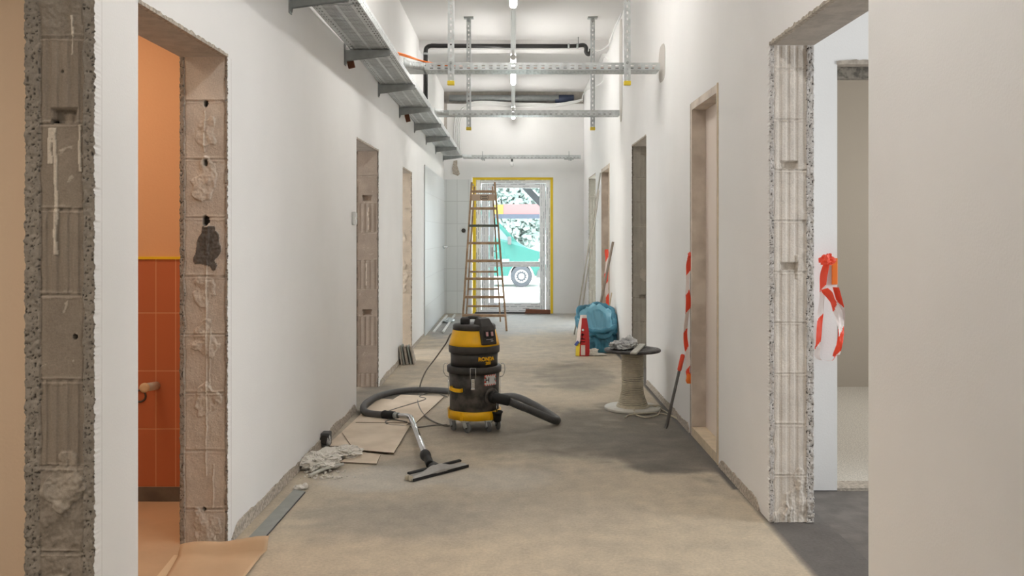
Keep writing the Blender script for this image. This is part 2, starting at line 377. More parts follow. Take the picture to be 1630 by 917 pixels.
def relief(parent, b, xa, xb, ztop, joints, kinds, seed, res, base, agg, notches=(), drips=(), patches=(), corridor='r', ew=(.022, .03), groove_n=4, rough=1.0, smear=1.0, jd=1.0, gd=.0045):
    """far jamb of an opening, its face towards the camera: blocks, joints, grooves and broken plaster edges in relief"""
    W = xb-xa; nx = int(W/res[0])+1; nz = int(ztop/res[1])+1
    vs_ = []; cols = []; base = np.array(base[:3]); agg = np.array(agg[:3]); white = np.array(C(214,204,190)[:3]); dark = np.array(C(92,88,84)[:3])
    zs = sorted(joints)
    for iz in range(nz):
        z = ztop*iz/(nz-1)
        bi = sum(1 for j in zs if z > j); kind = kinds[bi % len(kinds)] if bi < len(kinds) else 's'
        jn = min((abs(z-j-.003*noise.noise(Vector((0, j*9, seed)))) for j in zs), default=1)
        for ix in range(nx):
            u = W*ix/(nx-1); x = xa+u
            p = Vector((u*1.0, seed*3.7, z))
            nf = noise.noise(p*90)*.5+noise.noise(p*45)*.6; nm = noise.noise(p*18); nl = fbm(p*6)
            el = u-ew[0]-.006*noise.noise(Vector((z*14, seed, 1))); er = W-u-ew[1]-.006*noise.noise(Vector((z*14, seed, 5)))
            e = min(el, er); c = base*(1+.10*nl+.07*nm)
            if e < 0:      # plaster layer seen from its broken edge
                d = .002+.0045*rough*nf+.004*rough*nm; g = .5+.5*nf
                c = agg*(1+.25*nf+.1*nm)
                n9 = noise.noise(p*150)+.5*noise.noise(p*60+Vector((5,5,5)))
                if n9 < -.42: c = dark; d += .004
            else:
                d = .007
                if kind == 'g':
                    ph = (u-ew[0])/(W-sum(ew))*groove_n % 1
                    d += gd if .60 < ph < .90 else (gd*(ph-.5)/.10 if .5 < ph <= .60 else (gd*(1-ph)/.10 if ph >= .90 else 0))
                    d += .0012*nm+.001*nf
                elif kind == 'r':
                    d += -.004+.009*rough*(nm+.5*nf)+.006*nl; c = c*.5+agg*.5*(1+.2*nf)
                elif kind == 'l':
                    d += -.003+.0005*nf; c = c*1.08
                else:
                    d += .0012*nf+.002*nm
                    rd = noise.ridged_multi_fractal(p*9+Vector((seed,0,0)), 1, 2.1, 3, 1, 2)
                    if rd > 1.55 and smear: d -= .004*smear*min(1, (rd-1.55)*4); c = c*.6+white*.4
                if e < .006: d += .004*(1-e/.006)
                jk = .5+.9*noise.noise(Vector((u*22, seed, round(z*4))))
                if jn < .0042: d += .007*max(0, jk)*jd; c = c*(1-.15*max(0, min(1, jk)))
                elif jn < .010+.006*nm: d -= .002; c = c*.8+white*.2
            for (nxc, nw, nz0, nh) in notches:
                if nz0 < z < nz0+nh and abs(u-nxc) < nw/2*(1+.15*(z-nz0)/nh): d += .032; c = c*1.0
            for (dx, z1, z2, w_) in drips:
                wob = .006*noise.noise(Vector((z*12, dx*50, seed)))
                ww = w_*(.5+.6*noise.noise(Vector((z*25, 3, seed)))+.4)
                if z2 < z < z1 and abs(u-dx-wob) < ww: d -= .005; c = white*(1+.1*nf)
            for (pxc, pz, pr, pk) in patches:
                q = math.hypot(u-pxc, (z-pz)*.7)/pr+.55*nm+.5*nl+.25*noise.noise(p*38)
                if q < 1:
                    if pk == 'a': d += .004*nf-.004; c = dark*(1.25+.6*nf)
                    elif pk == 'h': d += .03; c = dark*.5
                    else: d += -.005+.006*nm+.004*nf; c = c*.75+white*.25
            jag = (.004*noise.noise(Vector((z*40, seed, 2)))+.003*noise.noise(Vector((z*110, seed, 2)))) if ix in (0, nx-1) else 0
            vs_.append((x+jag*rough, b+d, z)); cols.append((*np.clip(c, 0, 1), 1))
    fs = [(iz*nx+ix, iz*nx+ix+1, (iz+1)*nx+ix+1, (iz+1)*nx+ix) for iz in range(nz-1) for ix in range(nx-1)]
    n0 = len(vs_); mi = [0]*len(fs); sm = [True]*len(fs)
    # side skirts run back to the wall body, in wall paint
    for ix in (0, nx-1):
        o = len(vs_)
        for iz in range(nz): vs_.append((vs_[iz*nx+ix][0]*0+(xa if ix == 0 else xb), b+RD+.001, ztop*iz/(nz-1))); cols.append((.6,.6,.6,1))
        for iz in range(nz-1):
            f = (iz*nx+ix, (iz+1)*nx+ix, o+iz+1, o+iz)
            fs.append(f if ix == 0 else f[::-1]); mi.append(1); sm.append(False)
    mb = MB(); mb.v = vs_; mb.f = fs; mb.m = mi; mb.sm = sm
    o = mb.build('block_jamb', [M['relief'], M['paint']], parent); color_attr(o, cols); return o

def js(z0, step, top): 
    out = []; z = z0
    while z < top: out.append(z); z += step
    return out
BR = C(158,143,128)
# left openings
relief(wl, 2.70, XL(2.7)-T, XL(2.7), 2.30, js(.143,.2585,2.2), ['r','r','r','g','s','g','s','g','r'], 1, (.0026,.0032), C(150,139,127), C(150,143,134),
       notches=[(.115,.07,1.697,.045)], drips=[(.09,1.68,1.30,.006),(.075,1.68,1.57,.008),(.165,1.69,1.55,.004),(.14,2.02,1.9,.003)],
       patches=[(.10,.25,.07,'r'),(.08,1.70,.006,'h'),(.11,1.85,.005,'h'),(.10,2.2,.08,'r'),(.15,1.05,.006,'h'),(.12,.62,.05,'r'),(.06,.1,.06,'r')], rough=1.3, ew=(.045,.035), jd=.7)
relief(wl, 3.93, XL(3.93)-T, XL(3.93), 2.137, js(.154,.2557,2.0), ['s','s','s','s','s','s','s','s','l'], 2, (.0028,.0036), C(204,194,182), C(158,148,136),
       drips=[(.115,1.25,.30,.003),(.12,1.43,1.27,.008),(.105,1.9,1.72,.003),(.13,.95,.70,.002),(.145,.35,.16,.0025)],
       patches=[(.125,1.30,.055,'a'),(.112,1.935,.016,'h'),(.112,1.42,.014,'h'),(.112,1.672,.008,'h'),(.11,1.82,.045,'r'),(.11,1.6,.05,'r'),(.12,.62,.05,'r'),(.11,.9,.05,'r'),(.12,.07,.06,'r'),(.11,1.1,.04,'r'),(.105,.154,.008,'h')], ew=(.02,.012))
relief(wl, 8.0, XL(8)-T, XL(8), 2.10, js(.12,.252,2.0), ['g','s','g','s','g','s','g','s','l'], 3, (.005,.006), C(172,160,147), C(128,120,110),
       notches=[(.11,.07,.64,.045),(.11,.07,1.66,.045)], drips=[(.1,1.1,.9,.004),(.12,1.6,1.4,.005)], ew=(.02,.012), groove_n=4)
relief(wl, 10.6, XL(10.6)-T, XL(10.6), 2.08, js(.16,.25,2.05), ['s']*9, 4, (.006,.008), C(205,192,176), C(160,148,134),
       patches=[(.1,1.0,.04,'r'),(.12,.85,.04,'r'),(.1,.7,.04,'r'),(.1,1.3,.04,'r')], ew=(.015,.012))
# right openings
relief(wr, 4.24, XR, XR+T, 2.253, js(.22,.2403,2.2), ['g']*10, 5, (.0026,.0034), C(240,233,224), C(214,210,206),
       notches=[(.095,.072,1.188,.038),(.095,.072,1.670,.038)], drips=[(.13,1.26,1.15,.006),(.07,1.9,1.895,.02)], patches=[(.14,.05,.07,'r'),(.06,.03,.05,'r'),(.15,.2,.03,'r')], ew=(.022,.035), groove_n=4, rough=1.2, gd=.0032)
relief(wr, 9.16, XR, XR+T, 2.257, js(.22,.245,2.2), ['g']*10, 6, (.005,.006), C(165,160,150), C(120,114,106), notches=[(.11,.06,.70,.04)], patches=[(.09,1.25,.03,'r'),(.12,.95,.04,'r')], ew=(.012,.012))
relief(wr, 14.4, XR, XR+T, 2.25, js(.2,.25,2.2), ['s','g','s','s','g','s','s','g','s'], 7, (.008,.010), C(150,144,134), C(126,120,112), ew=(.012,.012))
# plain closing pieces for the framed openings
for (a, b, h) in (ROP[1], ROP[3]):
    MB().box(XR, b, 0, XR+T, b+RD+.002, h).build('jamb_infill', M['masonry'], wr)

# broken plaster edge along lintels of the openings
def lintel_edge(parent, y0, y1, x, z, seed, sign, mt, amp=1):
    mb = MB(); n = int((y1-y0)/.015); vs_ = []
    for i in range(n+1):
        y = y0+(y1-y0)*i/n; xx = x(y) if callable(x) else x
        a = .012+amp*.008*noise.noise(Vector((y*25, seed, 0)))+.005*noise.noise(Vector((y*70, seed, 0)))
        for (dx, zz) in ((.003, z-.002), (.003, z+a), (-.02, z+a), (-.02, z-.002)): vs_.append((xx-sign*dx, y, zz))
    fs = [(i*4+k, i*4+(k+1)%4, i*4+4+(k+1)%4, i*4+4+k) for i in range(n) for k in range(4)]
    mb.add(vs_, fs); return mb.build('plaster_edge', mt, parent, recalc=True)
for i, (a, b, h) in enumerate(LOP): lintel_edge(wl, a, b, XL, h, i, -1, M['plaster_rough'])
for i in (0, 2, 4): lintel_edge(wr, ROP[i][0], ROP[i][1], XR, ROP[i][2], i+9, 1, M['plaster_rough'], 1.5)

# bare strip where the plaster stops above the floor
def base_strip(name, y0, y1, x, sign, seed, hgt=.05):
    mb = MB(); n = max(8, int((y1-y0)/.02)); vs_ = []
    for i in range(n+1):
        y = y0+(y1-y0)*i/n; xx = x(y) if callable(x) else x
        a = hgt*(1+.35*noise.noise(Vector((y*3, seed, 0)))+.15*noise.noise(Vector((y*17, seed, 0))))*min(1, (i+.6)/4, (n-i+.6)/4)
        k = .004+.003*noise.noise(Vector((y*30, seed, 4)))
        for (dx, zz) in ((k+.006, .0), (k+.004, a*.3), (k+.002, a), (-.01, a), (-.01, 0)): vs_.append((xx-sign*dx, y, zz))
    fs = [(i*5+k, i*5+(k+1)%5, i*5+5+(k+1)%5, i*5+5+k) for i in range(n) for k in range(5)]
    mb.add(vs_, fs); return struct(mb.build(name, M['plaster_rough'], recalc=True))
base_strip('trim_1', 3.98, 6.93, XL, -1, 1, .055)
base_strip('trim_2', 8.05, 9.70, XL, -1, 2, .05)
base_strip('trim_3', 10.65, 12.0, XL, -1, 3, .04)
base_strip('trim_4', 4.40, 5.27, XR, 1, 4, .05)
base_strip('trim_5', 6.15, 8.15, XR, 1, 5, .05)
base_strip('trim_6', 9.25, 11.25, XR, 1, 6, .045)

# ceiling, beam, end wall
struct(MB().box(-4.6, Y0, ZC, 4.6, YE+.4, ZC+.15).build('ceiling', M['ceil']))
struct(MB().box(XL(11.4)-.02, 11.38, 3.70, XR+.02, 11.62, ZC+.01).build('trim_7', M['ceil']))
mb = MB()
mb.box(-1.5, YE, 0, -.707, YE+.36, 3.60); mb.box(.685, YE, 0, 1.5, YE+.36, 3.60)
mb.box(-.707, YE, 2.338, .685, YE+.36, 3.60)
mb.box(-1.5, YE+.10, 3.60, 1.5, YE+.36, ZC, 1)
# the left flank of the bare recess
mb.box(-1.187, YE-.004, 3.05, -1.135, YE+.02, 3.60, 1)
we = struct(mb.build('wall_end', [M['paint'], M['concrete']]))
# tiled part of the end corner
struct(MB().box(XL(14)+.0, 12.0, 0, XL(14)+.012, YE, 2.29).build('trim_8', M['tilewhite_l']))
struct(MB().box(-1.187, YE-.012, 0, -.73, YE+.001, 2.30).build('trim_9', M['tilewhite_b']))
# bare cut-out below the tray in the end wall
def patch(parent, pts, y, mt, name='bare_patch', axis='y', depth=.004):
    mb = MB(); n = len(pts)
    if axis == 'y': vs_ = [(p[0], y-depth, p[1]) for p in pts]+[(p[0], y+.002, p[1]) for p in pts]
    else: vs_ = [(y-depth, p[0], p[1]) for p in pts]+[(y+.002, p[0], p[1]) for p in pts]
    mb.add(vs_, [tuple(range(n)), tuple(reversed(range(n, 2*n)))]+[(i, (i+1)%n, n+(i+1)%n, n+i) for i in range(n)])
    return mb.build(name, mt, parent, recalc=True)
def ppatch(pts, y): 
    return [((a-CX)*y/F, H-(b-CY)*y/F) for a, b in pts]
patch(we, ppatch([(722,256),(728,255),(728,264),(732,277),(729,280),(721,277),(719.5,268)], YE), YE, M['plaster_rough'])
def oval(y0, y1, z0, z1, n=24, seed=0):
    return [((y0+y1)/2+(y1-y0)/2*math.copysign(abs(math.cos(a))**.6, math.cos(a))*(1+.08*noise.noise(Vector((a*2, seed, 0)))), (z0+z1)/2+(z1-z0)/2*math.copysign(abs(math.sin(a))**.7, math.sin(a))) for a in [2*math.pi*i/n for i in range(n)]]
pale = mat('filler_patch', C(206,201,194), .9, bump=.3)
patch(wr, oval(7.15, 7.45, 2.60, 2.90), XR, pale, axis='x')
patch(wr, oval(9.95, 10.22, 2.62, 3.78, seed=3), XR, pale, axis='x')

# side rooms
def room(nm, boxes, mts):
    mb = MB()
    for b in boxes: mb.box(*b)
    return struct(mb.build(nm, mts))
mb = MB()
mb.box(-4.6, Y0-.15, 0, -4.45, YE, ZC); mb.box(4.45, Y0-.15, 0, 4.6, YE, ZC); mb.box(-4.6, Y0-.15, 0, 4.6, Y0, ZC)
struct(mb.build('wall_outer', M['paint']))
struct(MB().box(-4.5, 2.78, 0, -1.40, 2.93, 2.9).build('wall_left_room', M['beige']))
room('wall_bathroom', [(-4.5, 4.58, 1.242, -1.44, 4.74, 2.9), (-3.2, 2.93, 0, -3.05, 4.58, 2.9)], M['bathpaint'])
room('ceiling_left', [(-4.5, Y0, 2.85, -1.46, 4.74, 2.95)], M['ceil'])
struct(MB().box(-4.5, 4.57, .075, -1.44, 4.70, 1.235).build('trim_10', M['terra']))
struct(MB().box(-4.5, 4.563, .0, -1.44, 4.70, .075).build('trim_11', M['screed']))
struct(MB().box(-4.5, 4.562, 1.233, -1.44, 4.60, 1.246).build('trim_12', M['yfoam']))
room('wall_far_left_room', [(-4.5, 8.35, 0, -1.42, 8.47, ZC), (-4.5, 12.2, 0, -1.42, 12.3, ZC)], M['paint'])
mb = MB()
mb.box(1.42, 4.77, 0, 1.72, 4.90, ZC); mb.box(1.72, 4.77, 2.27, 2.75, 4.90, ZC); mb.box(2.75, 4.77, 0, 4.45, 4.90, ZC)
wsr = struct(mb.build('wall_right_room', M['paint']))
# rough header of that opening
mb = MB(); n = 60; vs_ = []
for i in range(n+1):
    x = 1.715+1.04*i/n; a = .018*noise.noise(Vector((x*9, 1, 0)))+.008*noise.noise(Vector((x*40, 1, 0)))
    for (y, z) in ((4.764, 2.262), (4.764, 2.285+a), (4.80, 2.285+a), (4.86, 2.262)): vs_.append((x, y, z))
mb.add(vs_, [(i*4+k, i*4+(k+1)%4, i*4+4+(k+1)%4, i*4+4+k) for i in range(n) for k in range(4)])
mb.build('broken_header', M['masonry'], wsr, recalc=True)
MB().box(1.722, 4.84, 2.20, 2.748, 4.895, 2.262).build('lintel', mat('rubble', C(120,114,104), .9, noise_amt=.4, noise_scale=40, bump=1), wsr)
room('wall_rear_room', [(1.42, 8.0, 0, 4.45, 8.12, ZC)], M['graywall'])
room('ceiling_right', [(1.42, 4.90, 2.75, 4.45, 8.0, 2.85)], M['ceil'])
room('wall_far_right_room', [(1.42, 10.4, 0, 4.45, 10.5, ZC), (1.42, 12.75, 0, 4.45, 12.85, ZC)], M['paint'])

# ---------------------------------------------------------------- floor
def floor_color(x, y):
    p = Vector((x, y, 0))
    n1 = fbm(Vector((x*1.6, y*.9, 3)), 5); n2 = fbm(Vector((x*4+.6*n1, y*6+.8*n1, 8)), 6); n3 = fbm(Vector((x*14, y*10, 1)), 3)
    sand = np.array(C(200,186,164)[:3]); grey = np.array(C(158,152,143)[:3]); dark = np.array(C(106,102,96)[:3]); light = np.array(C(208,203,194)[:3])
    # dust cover decreases with distance; swept and scuffed zones
    k = .68+.20*n1+.20*n2+.10*n3
    k += .35*math.exp(-((y-3.9)/.8)**2)
    k -= .5*math.exp(-(((x+.15)/.7)**2+((y-4.45)/.35)**2))*(.6+.8*n2)
    k = max(0, min(1, k)); c = grey*(1-k)+sand*k
    def blob(cx, cy, rx, ry, amt, tgt, soft=3.0, wob=.35):
        nonlocal c
        q = ((x-cx)/rx)**2+((y-cy)/ry)**2+wob*(n2+n1)
        w = amt/(1+math.exp(min(50, (q-1)*soft*2))); c = c*(1-w)+tgt*w
    yb = float(np.interp(x, [-.9, -.4, .35, .62, .78, 1.3], [6.0, 5.75, 5.50, 5.42, 5.08, 5.05]))+.12*n2+.10*n1
    sharp = float(np.interp(x, [-.4, .7], [.16, .03]))
    w = 1/(1+math.exp(max(-50, min(50, -(y-yb)/sharp))))/(1+math.exp(max(-50, min(50, (y-6.9-.5*n1-.5*n2)/.15))))
    w *= float(np.interp(x, [-.8, -.2, .5, 1.2], [.0, .55, .80, .92]))
    c = c*(1-w)+dark*(.95+.25*n2)*w
    blob(-.62, 4.35, .45, .32, .5, grey*.92, 2, .6)
    blob(.55, 8.6, .4, .8, .55, dark, 2)
    blob(-1.1, 7.4, .35, .8, .8, dark*.95, 3)
    blob(.35, 7.45, .5, .35, .7, sand, 2)
    blob(1.0, 7.7, .28, .5, .9, sand*.85, 3)
    blob(-.62, 5.25, .22, .25, .5, grey*.9, 4)
    blob(-.75, 5.0, .35, .25, .6, light, 3)
    blob(-.1, 5.0, .3, .22, .45, light*.95, 2)
    blob(.1, 14.2, 1.2, 2.0, .75, np.array(C(178,180,182)[:3]), 2)
    blob(-1.0, 13.2, .2, 1.4, .7, np.array(C(150,152,154)[:3]), 3)
    if x > 1.18:
        w = min(1, (x-1.18)/.03) if y < 4.8 else 1
        w *= 1 if (y > 3.9 or x > 1.24+(.1)*0) else 1
        c = c*(1-w)+np.array(C(108,104,100)[:3])*w
    return c*(1+.06*n2+.08*n3)
xs = np.concatenate([np.arange(-1.48, 1.4801, .02)]); ys = np.concatenate([np.arange(Y0, 2.8, .2), np.arange(2.8, 8, .02), np.arange(8, YE+.42, .04)])
vs_ = []; cols = []
for y in ys:
    for x in xs:
        z = .0025*fbm(Vector((x*3, y*3, 0)))+.001*noise.noise(Vector((x*30, y*30, 0)))
        vs_.append((x, y, z-.002)); cols.append((*floor_color(float(x), float(y)), 1))
nx = len(xs)
mb = MB(); mb.add(vs_, [(j*nx+i, j*nx+i+1, (j+1)*nx+i+1, (j+1)*nx+i) for j in range(len(ys)-1) for i in range(nx-1)], 0, True)
fo = struct(mb.build('floor', M['floor'])); color_attr(fo, cols)
mb = MB(); mb.box(-4.5, Y0, -.1, -1.47, YE, -.004); mb.box(1.47, Y0, -.1, 4.5, 4.90, -.004, 0); mb.box(1.42, 4.9, -.1, 4.5, YE, .001, 1); mb.box(-1.5, Y0, -.2, 1.5, YE+.4, -.01)
struct(mb.build('floor_side', [M['screed'], M['terrazzo']]))
struct(MB().box(1.72, 4.77, -.02, 2.75, 4.91, .012).build('trim_13', M['plaster_rough']))

# ---------------------------------------------------------------- end window (glazed door)
win = thing('window_1', (0, YE, 0), '', ''); del win['label']; del win['category']; struct(win)
yw = YE+.05
for q_ in ((-.700, YE+.012, 0, -.640, YE+.016, 2.332), (.640, YE+.03, 0, .684, YE+.034, 2.332), (-.700, YE+.02, 2.295, .684, YE+.026, 2.337)): MB().box(*q_).build('sealing_tape', M['yfoam'], win)
for a_, b_ in ((-.660,-.555),(.56,.665)): MB().box(a_, yw, 0, b_, yw+.07, 2.32).build('frame_upright', M['film_v'], win)
for a_, b_ in ((2.235,2.32),(0,.06)): MB().box(-.555, yw, a_, .56, yw+.07, b_).build('frame_rail', M['film_h'], win)
for a_, b_ in ((-.545,-.42),(.455,.555)): MB().box(a_, yw+.02, .05, b_, yw+.09, 2.23).build('sash_upright', M['film_v'], win)
MB().box(-.41, yw+.03, .05, -.33, yw+.09, 2.155).build('sash_stile', M['frame'], win)
for a_, b_ in ((2.155,2.23),(.80,.89),(.06,.18)): MB().box(-.42, yw+.02, a_, .455, yw+.09, b_).build('sash_rail', M['film_h'], win)
for a_, b_ in ((.18,.80),(.89,2.155)): MB().box(-.33, yw+.05, a_, .455, yw+.056, b_).build('glass_pane', M['glass'], win)
MB().box(-.66, YE-.0, -.002, .62, YE+.05, .022).build('threshold', M['darkgrey'], win)
mb = MB(); mb.rbox((-.355, yw+.0, 1.06), (.03, .02, .16), .004); mb.bar((-.355, yw-.015, 1.07), (-.27, yw-.03, 1.07), .02, .02, bev=.004); mb.build('handle', M['chrome'], win)
# ---------------------------------------------------------------- timber lined doorways
def lined_door(name, y0, y1, h, panel):
    d = thing(name, (XR, (y0+y1)/2, 0), '', ''); del d['label']; del d['category']; struct(d)
    t = .035; x0 = XR-.004; x1 = XR+.12
    MB().box(x0, y1-t, 0, x1, y1, h).build('side_lining', M['timber'], d)
    MB().box(x0, y0, 0, x1, y0+t, h).build('side_lining', M['timber'], d)
    mb = MB(); mb.box(x0, y0+t, h-.05, x1, y1-t, h); mb.build('head_lining', M['timber'], d)
    MB().box(x0, y0+t, 0, x1, y1-t, .06 if panel else .02).build('sill_board', M['timberedge'], d)
    mb = MB(); mb.box(x0-.003, y0-.006, 0, x0+.018, y0+.012, h+.004); mb.build('edge_strip', M['timberedge'], d)
    if panel: MB().box(x1-.03, y0+t, .06, x1, y1-t, h-.05).build('infill_panel', M['pinkboard'], d)
    return d
lined_door('door_1', 5.30, 6.10, 2.25, True)
lined_door('door_2', 11.3, 12.3, 2.25, True)
# ---------------------------------------------------------------- overhead cable trays
U_BOT = [(.010,'-'),(.009,'o'),(.010,'-'),(.009,'o'),(.02,'-'),(.077,'='),(.018,'-'),(.077,'='),(.02,'-'),(.009,'o'),(.010,'-'),(.009,'o'),(.010,'-')]
U_SIDE = [(.010,'-'),(.007,'o'),(.014,'-'),(.007,'o'),(.022,'-')]
XT0 = -1.178; ZT = 2.695
tray = thing('cable_tray', (-1.02, 2.0, ZT), 'long perforated galvanised cable tray running down the left wall', 'cable tray')
solid(MB().perf((XT0, 2.0, ZT), (1,0,0), (0,1,0), U_BOT, 13.2, .066, hv=.42).build('tray_bottom', M['galv'], tray))
solid(MB().perf((XT0, 2.0, ZT), (0,0,1), (0,1,0), U_SIDE, 13.2, .06).build('side_rail', M['galv'], tray))
solid(MB().perf((XT0+.29, 2.0, ZT), (0,0,1), (0,1,0), U_SIDE, 13.2, .06).build('side_rail', M['galv'], tray))
for y in (5.2, 8.2, 11.2, 14.2): MB().box(XT0-.002, y, ZT-.004, XT0+.294, y+.006, ZT+.002).build('joint_strip', M['galvd'], tray)
mb = MB(); random.seed(3)  # dark cables added behind the slots so they read dark from below
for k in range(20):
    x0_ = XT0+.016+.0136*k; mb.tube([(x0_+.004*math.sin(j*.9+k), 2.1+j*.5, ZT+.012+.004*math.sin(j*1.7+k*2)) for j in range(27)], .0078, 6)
o = tag(mb.build('slot_darkening_cables', M['rubber']), 'dark cables added in the long tray to make its slots read dark', 'cables'); o['kind'] = 'stuff'
# brackets under the tray
def bracket(loc, label):
    t = thing('tray_bracket', loc, label, 'bracket', 'wall brackets under the long cable tray')
    x, y, z = loc; mb = MB(); L = .325
    prof = [(0, -.10), (.010, -.10), (.014, -.078), (L, -.038), (L, 0), (0, 0)]
    for yy in (y-.0, y+.03):
        n = len(prof); vs_ = [(x+a, yy, z+b) for a, b in prof]+[(x+a, yy+.002, z+b) for a, b in prof]
        mb.add(vs_, [tuple(range(n)), tuple(reversed(range(n, 2*n)))]+[(i, (i+1)%n, n+(i+1)%n, n+i) for i in range(n)])
    mb.box(x, y, z-.002, x+L, y+.032, z)
    mb.build('arm', M['galvd'], t, recalc=True)
    MB().box(x, y-.012, z-.11, x+.005, y+.044, z+.075).build('wall_plate', M['galvd'], t)
    return t
BY = [3.5, 4.96, 6.48, 7.98, 9.42, 10.82, 12.25, 13.70, 15.15]
ords = [None, 'nearest', 'second', 'third', 'fourth', 'fifth', 'sixth', 'seventh', 'farthest']
b0 = bracket((XL(BY[1]), BY[1], ZT-.004), 'grey steel bracket at the top edge, nearest one under the long tray')
for i in range(2, 9):
    copy_thing(b0, (XL(BY[i]), BY[i], ZT-.004), 'grey steel bracket under the long tray, %s one counted from the camera' % ords[i] if i < 8 else 'grey steel bracket under the long tray, farthest one beside the end wall')
# cross trays
def cross_tray(x0, x1, y, z, w, label, curve=True):
    t = thing('cable_tray', ((x0+x1)/2, y, z), label, 'cable tray', 'narrow trays crossing the corridor')
    n = w
    ub = [(.010,'-'),(.010,'o'),(.012,'-'),(.008,'o'),(w/2-.048,'-'),(.016,'='),(w/2-.048,'-'),(.008,'o'),(.012,'-'),(.010,'o'),(.010,'-')]
    solid(MB().perf((x0, y, z), (0,1,0), (1,0,0), ub, x1-x0, .06).build('tray_bottom', M['galv'], t))
    for yy in (y, y+w): solid(MB().perf((x0, yy, z), (0,0,1), (1,0,0), [(.010,'-'),(.007,'o'),(.012,'-'),(.008,'o'),(.021,'-')], x1-x0, .06, hv=.45).build('side_rail', M['galv'], t))
    mb = MB()  # filler cables added to darken the tray holes
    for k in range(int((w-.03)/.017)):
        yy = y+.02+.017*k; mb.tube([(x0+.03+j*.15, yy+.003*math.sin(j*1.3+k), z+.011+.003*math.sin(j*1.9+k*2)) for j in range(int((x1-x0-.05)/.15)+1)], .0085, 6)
    o = tag(mb.build('slot_darkening_cables', M['darkgrey']), 'dark cables added in the %s crossing tray to make its holes read dark' % label.split()[0], 'cables'); o['kind'] = 'stuff'
    if curve:   # flared branch piece to the long tray
        mb = MB(); P = spline([(x0+.02, y, 0), (x0-.05, y-.02, 0), (x0-.11, y-.10, 0), (x0-.125, y-.2, 0)], 6)
        for a, b in zip(P, P[1:]): mb.add([(a.x,a.y,z),(b.x,b.y,z),(b.x,b.y,z+.058),(a.x,a.y,z+.058)], [(0,1,2,3)], 0, True)
        o = len(mb.v); mb.add([(p.x,p.y,z) for p in P]+[(x0-.125, y+w, z), (x0+.02, y+w, z)], [tuple(range(len(P)+2))])
        solid(mb.build('branch_piece', M['galv'], t))
    return t
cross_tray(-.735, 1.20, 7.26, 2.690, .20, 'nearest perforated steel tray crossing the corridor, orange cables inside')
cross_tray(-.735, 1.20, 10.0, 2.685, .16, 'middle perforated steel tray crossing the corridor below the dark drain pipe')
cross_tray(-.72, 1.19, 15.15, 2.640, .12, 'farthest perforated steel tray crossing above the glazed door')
# cables in the nearest tray
for k, (dy, m_, nm) in enumerate(((.05,'orange','orange'),(.09,'rust','dark red'),(.13,'orange','orange'))):
    z = 2.722+.004*k
    pts = [(-1.00, 6.5, z+.03), (-.98, 6.9, z+.055), (-.86, 7.2, z+.065), (-.68, 7.26+dy, z+.035), (-.4, 7.26+dy, z), (.3, 7.26+dy+.01, z), (1.15, 7.26+dy, z)]
    tag(MB().tube(spline(pts, 8), .007, 8).build('cable', M[m_]), '%s cable lying in the nearest crossing tray, %s' % (nm, ['its front strand', 'between the orange strands', 'its back strand'][k]), 'cable', 'cables in the crossing tray')
# slotted hangers
def hanger(x, y, zb, label):
    t = thing('ceiling_hanger', (x, y, ZC), label, 'hanger', 'slotted steel hangers')
    w = .048; L = ZC-zb
    mb = MB(); mb.perf((x-w/2, y, zb), (1,0,0), (0,0,1), [(.017,'-'),(.014,'o'),(.017,'-')], L, .05, hv=.45)
    for xx in (x-w/2, x+w/2): mb.add([(xx,y,zb),(xx,y+.03,zb),(xx,y+.03,ZC),(xx,y,ZC)], [(0,1,2,3)])
    solid(mb.build('post', M['galv'], t), .003)
    mb = MB(); mb.rbox((x, y+.01, ZC-.006), (.11, .09, .012), .002); mb.bar((x, y+.02, ZC-.05), (x, y+.02, ZC), .06, .03); mb.build('ceiling_plate', M['galvd'], t)
    MB().rbox((x, y+.012, zb-.002), (w+.008, .046, .034), .004).build('end_cap', M['capyellow'], t)
    mb = MB(); mb.cyl((x, y-.012, zb+.16), (x, y+.002, zb+.16), .012, 6); mb.cyl((x, y-.02, zb+.16), (x, y, zb+.16), .006, 10); mb.build('bolt', M['galvd'], t)
    return t
hanger(-.50, 7.20, 2.575, 'slotted steel hanger with yellow cap, near left one')
hanger(.915, 7.20, 2.575, 'slotted steel hanger with yellow cap, near right one')
hanger(-.505, 10.18, 2.56, 'slotted steel hanger with yellow cap, far left one')
hanger(.90, 10.18, 2.56, 'slotted steel hanger with yellow cap, far right one')
# rusty straps under the tray
for k, (px, py, d, lb) in enumerate(((567, 98, 6.55, 'second'), (646, 187, 9.9, 'fourth'))):
    p = at(px, py, d); mb = MB(); mb.rbox((XL(d)+.03, d, p.z), (.05, .02, .10), .003, Matrix.Rotation(R(-14), 4, 'Y'))
    tag(mb.build('metal_strap', M['rust']), 'short rust-brown strap hanging under the long tray beside its %s bracket' % lb, 'strap')

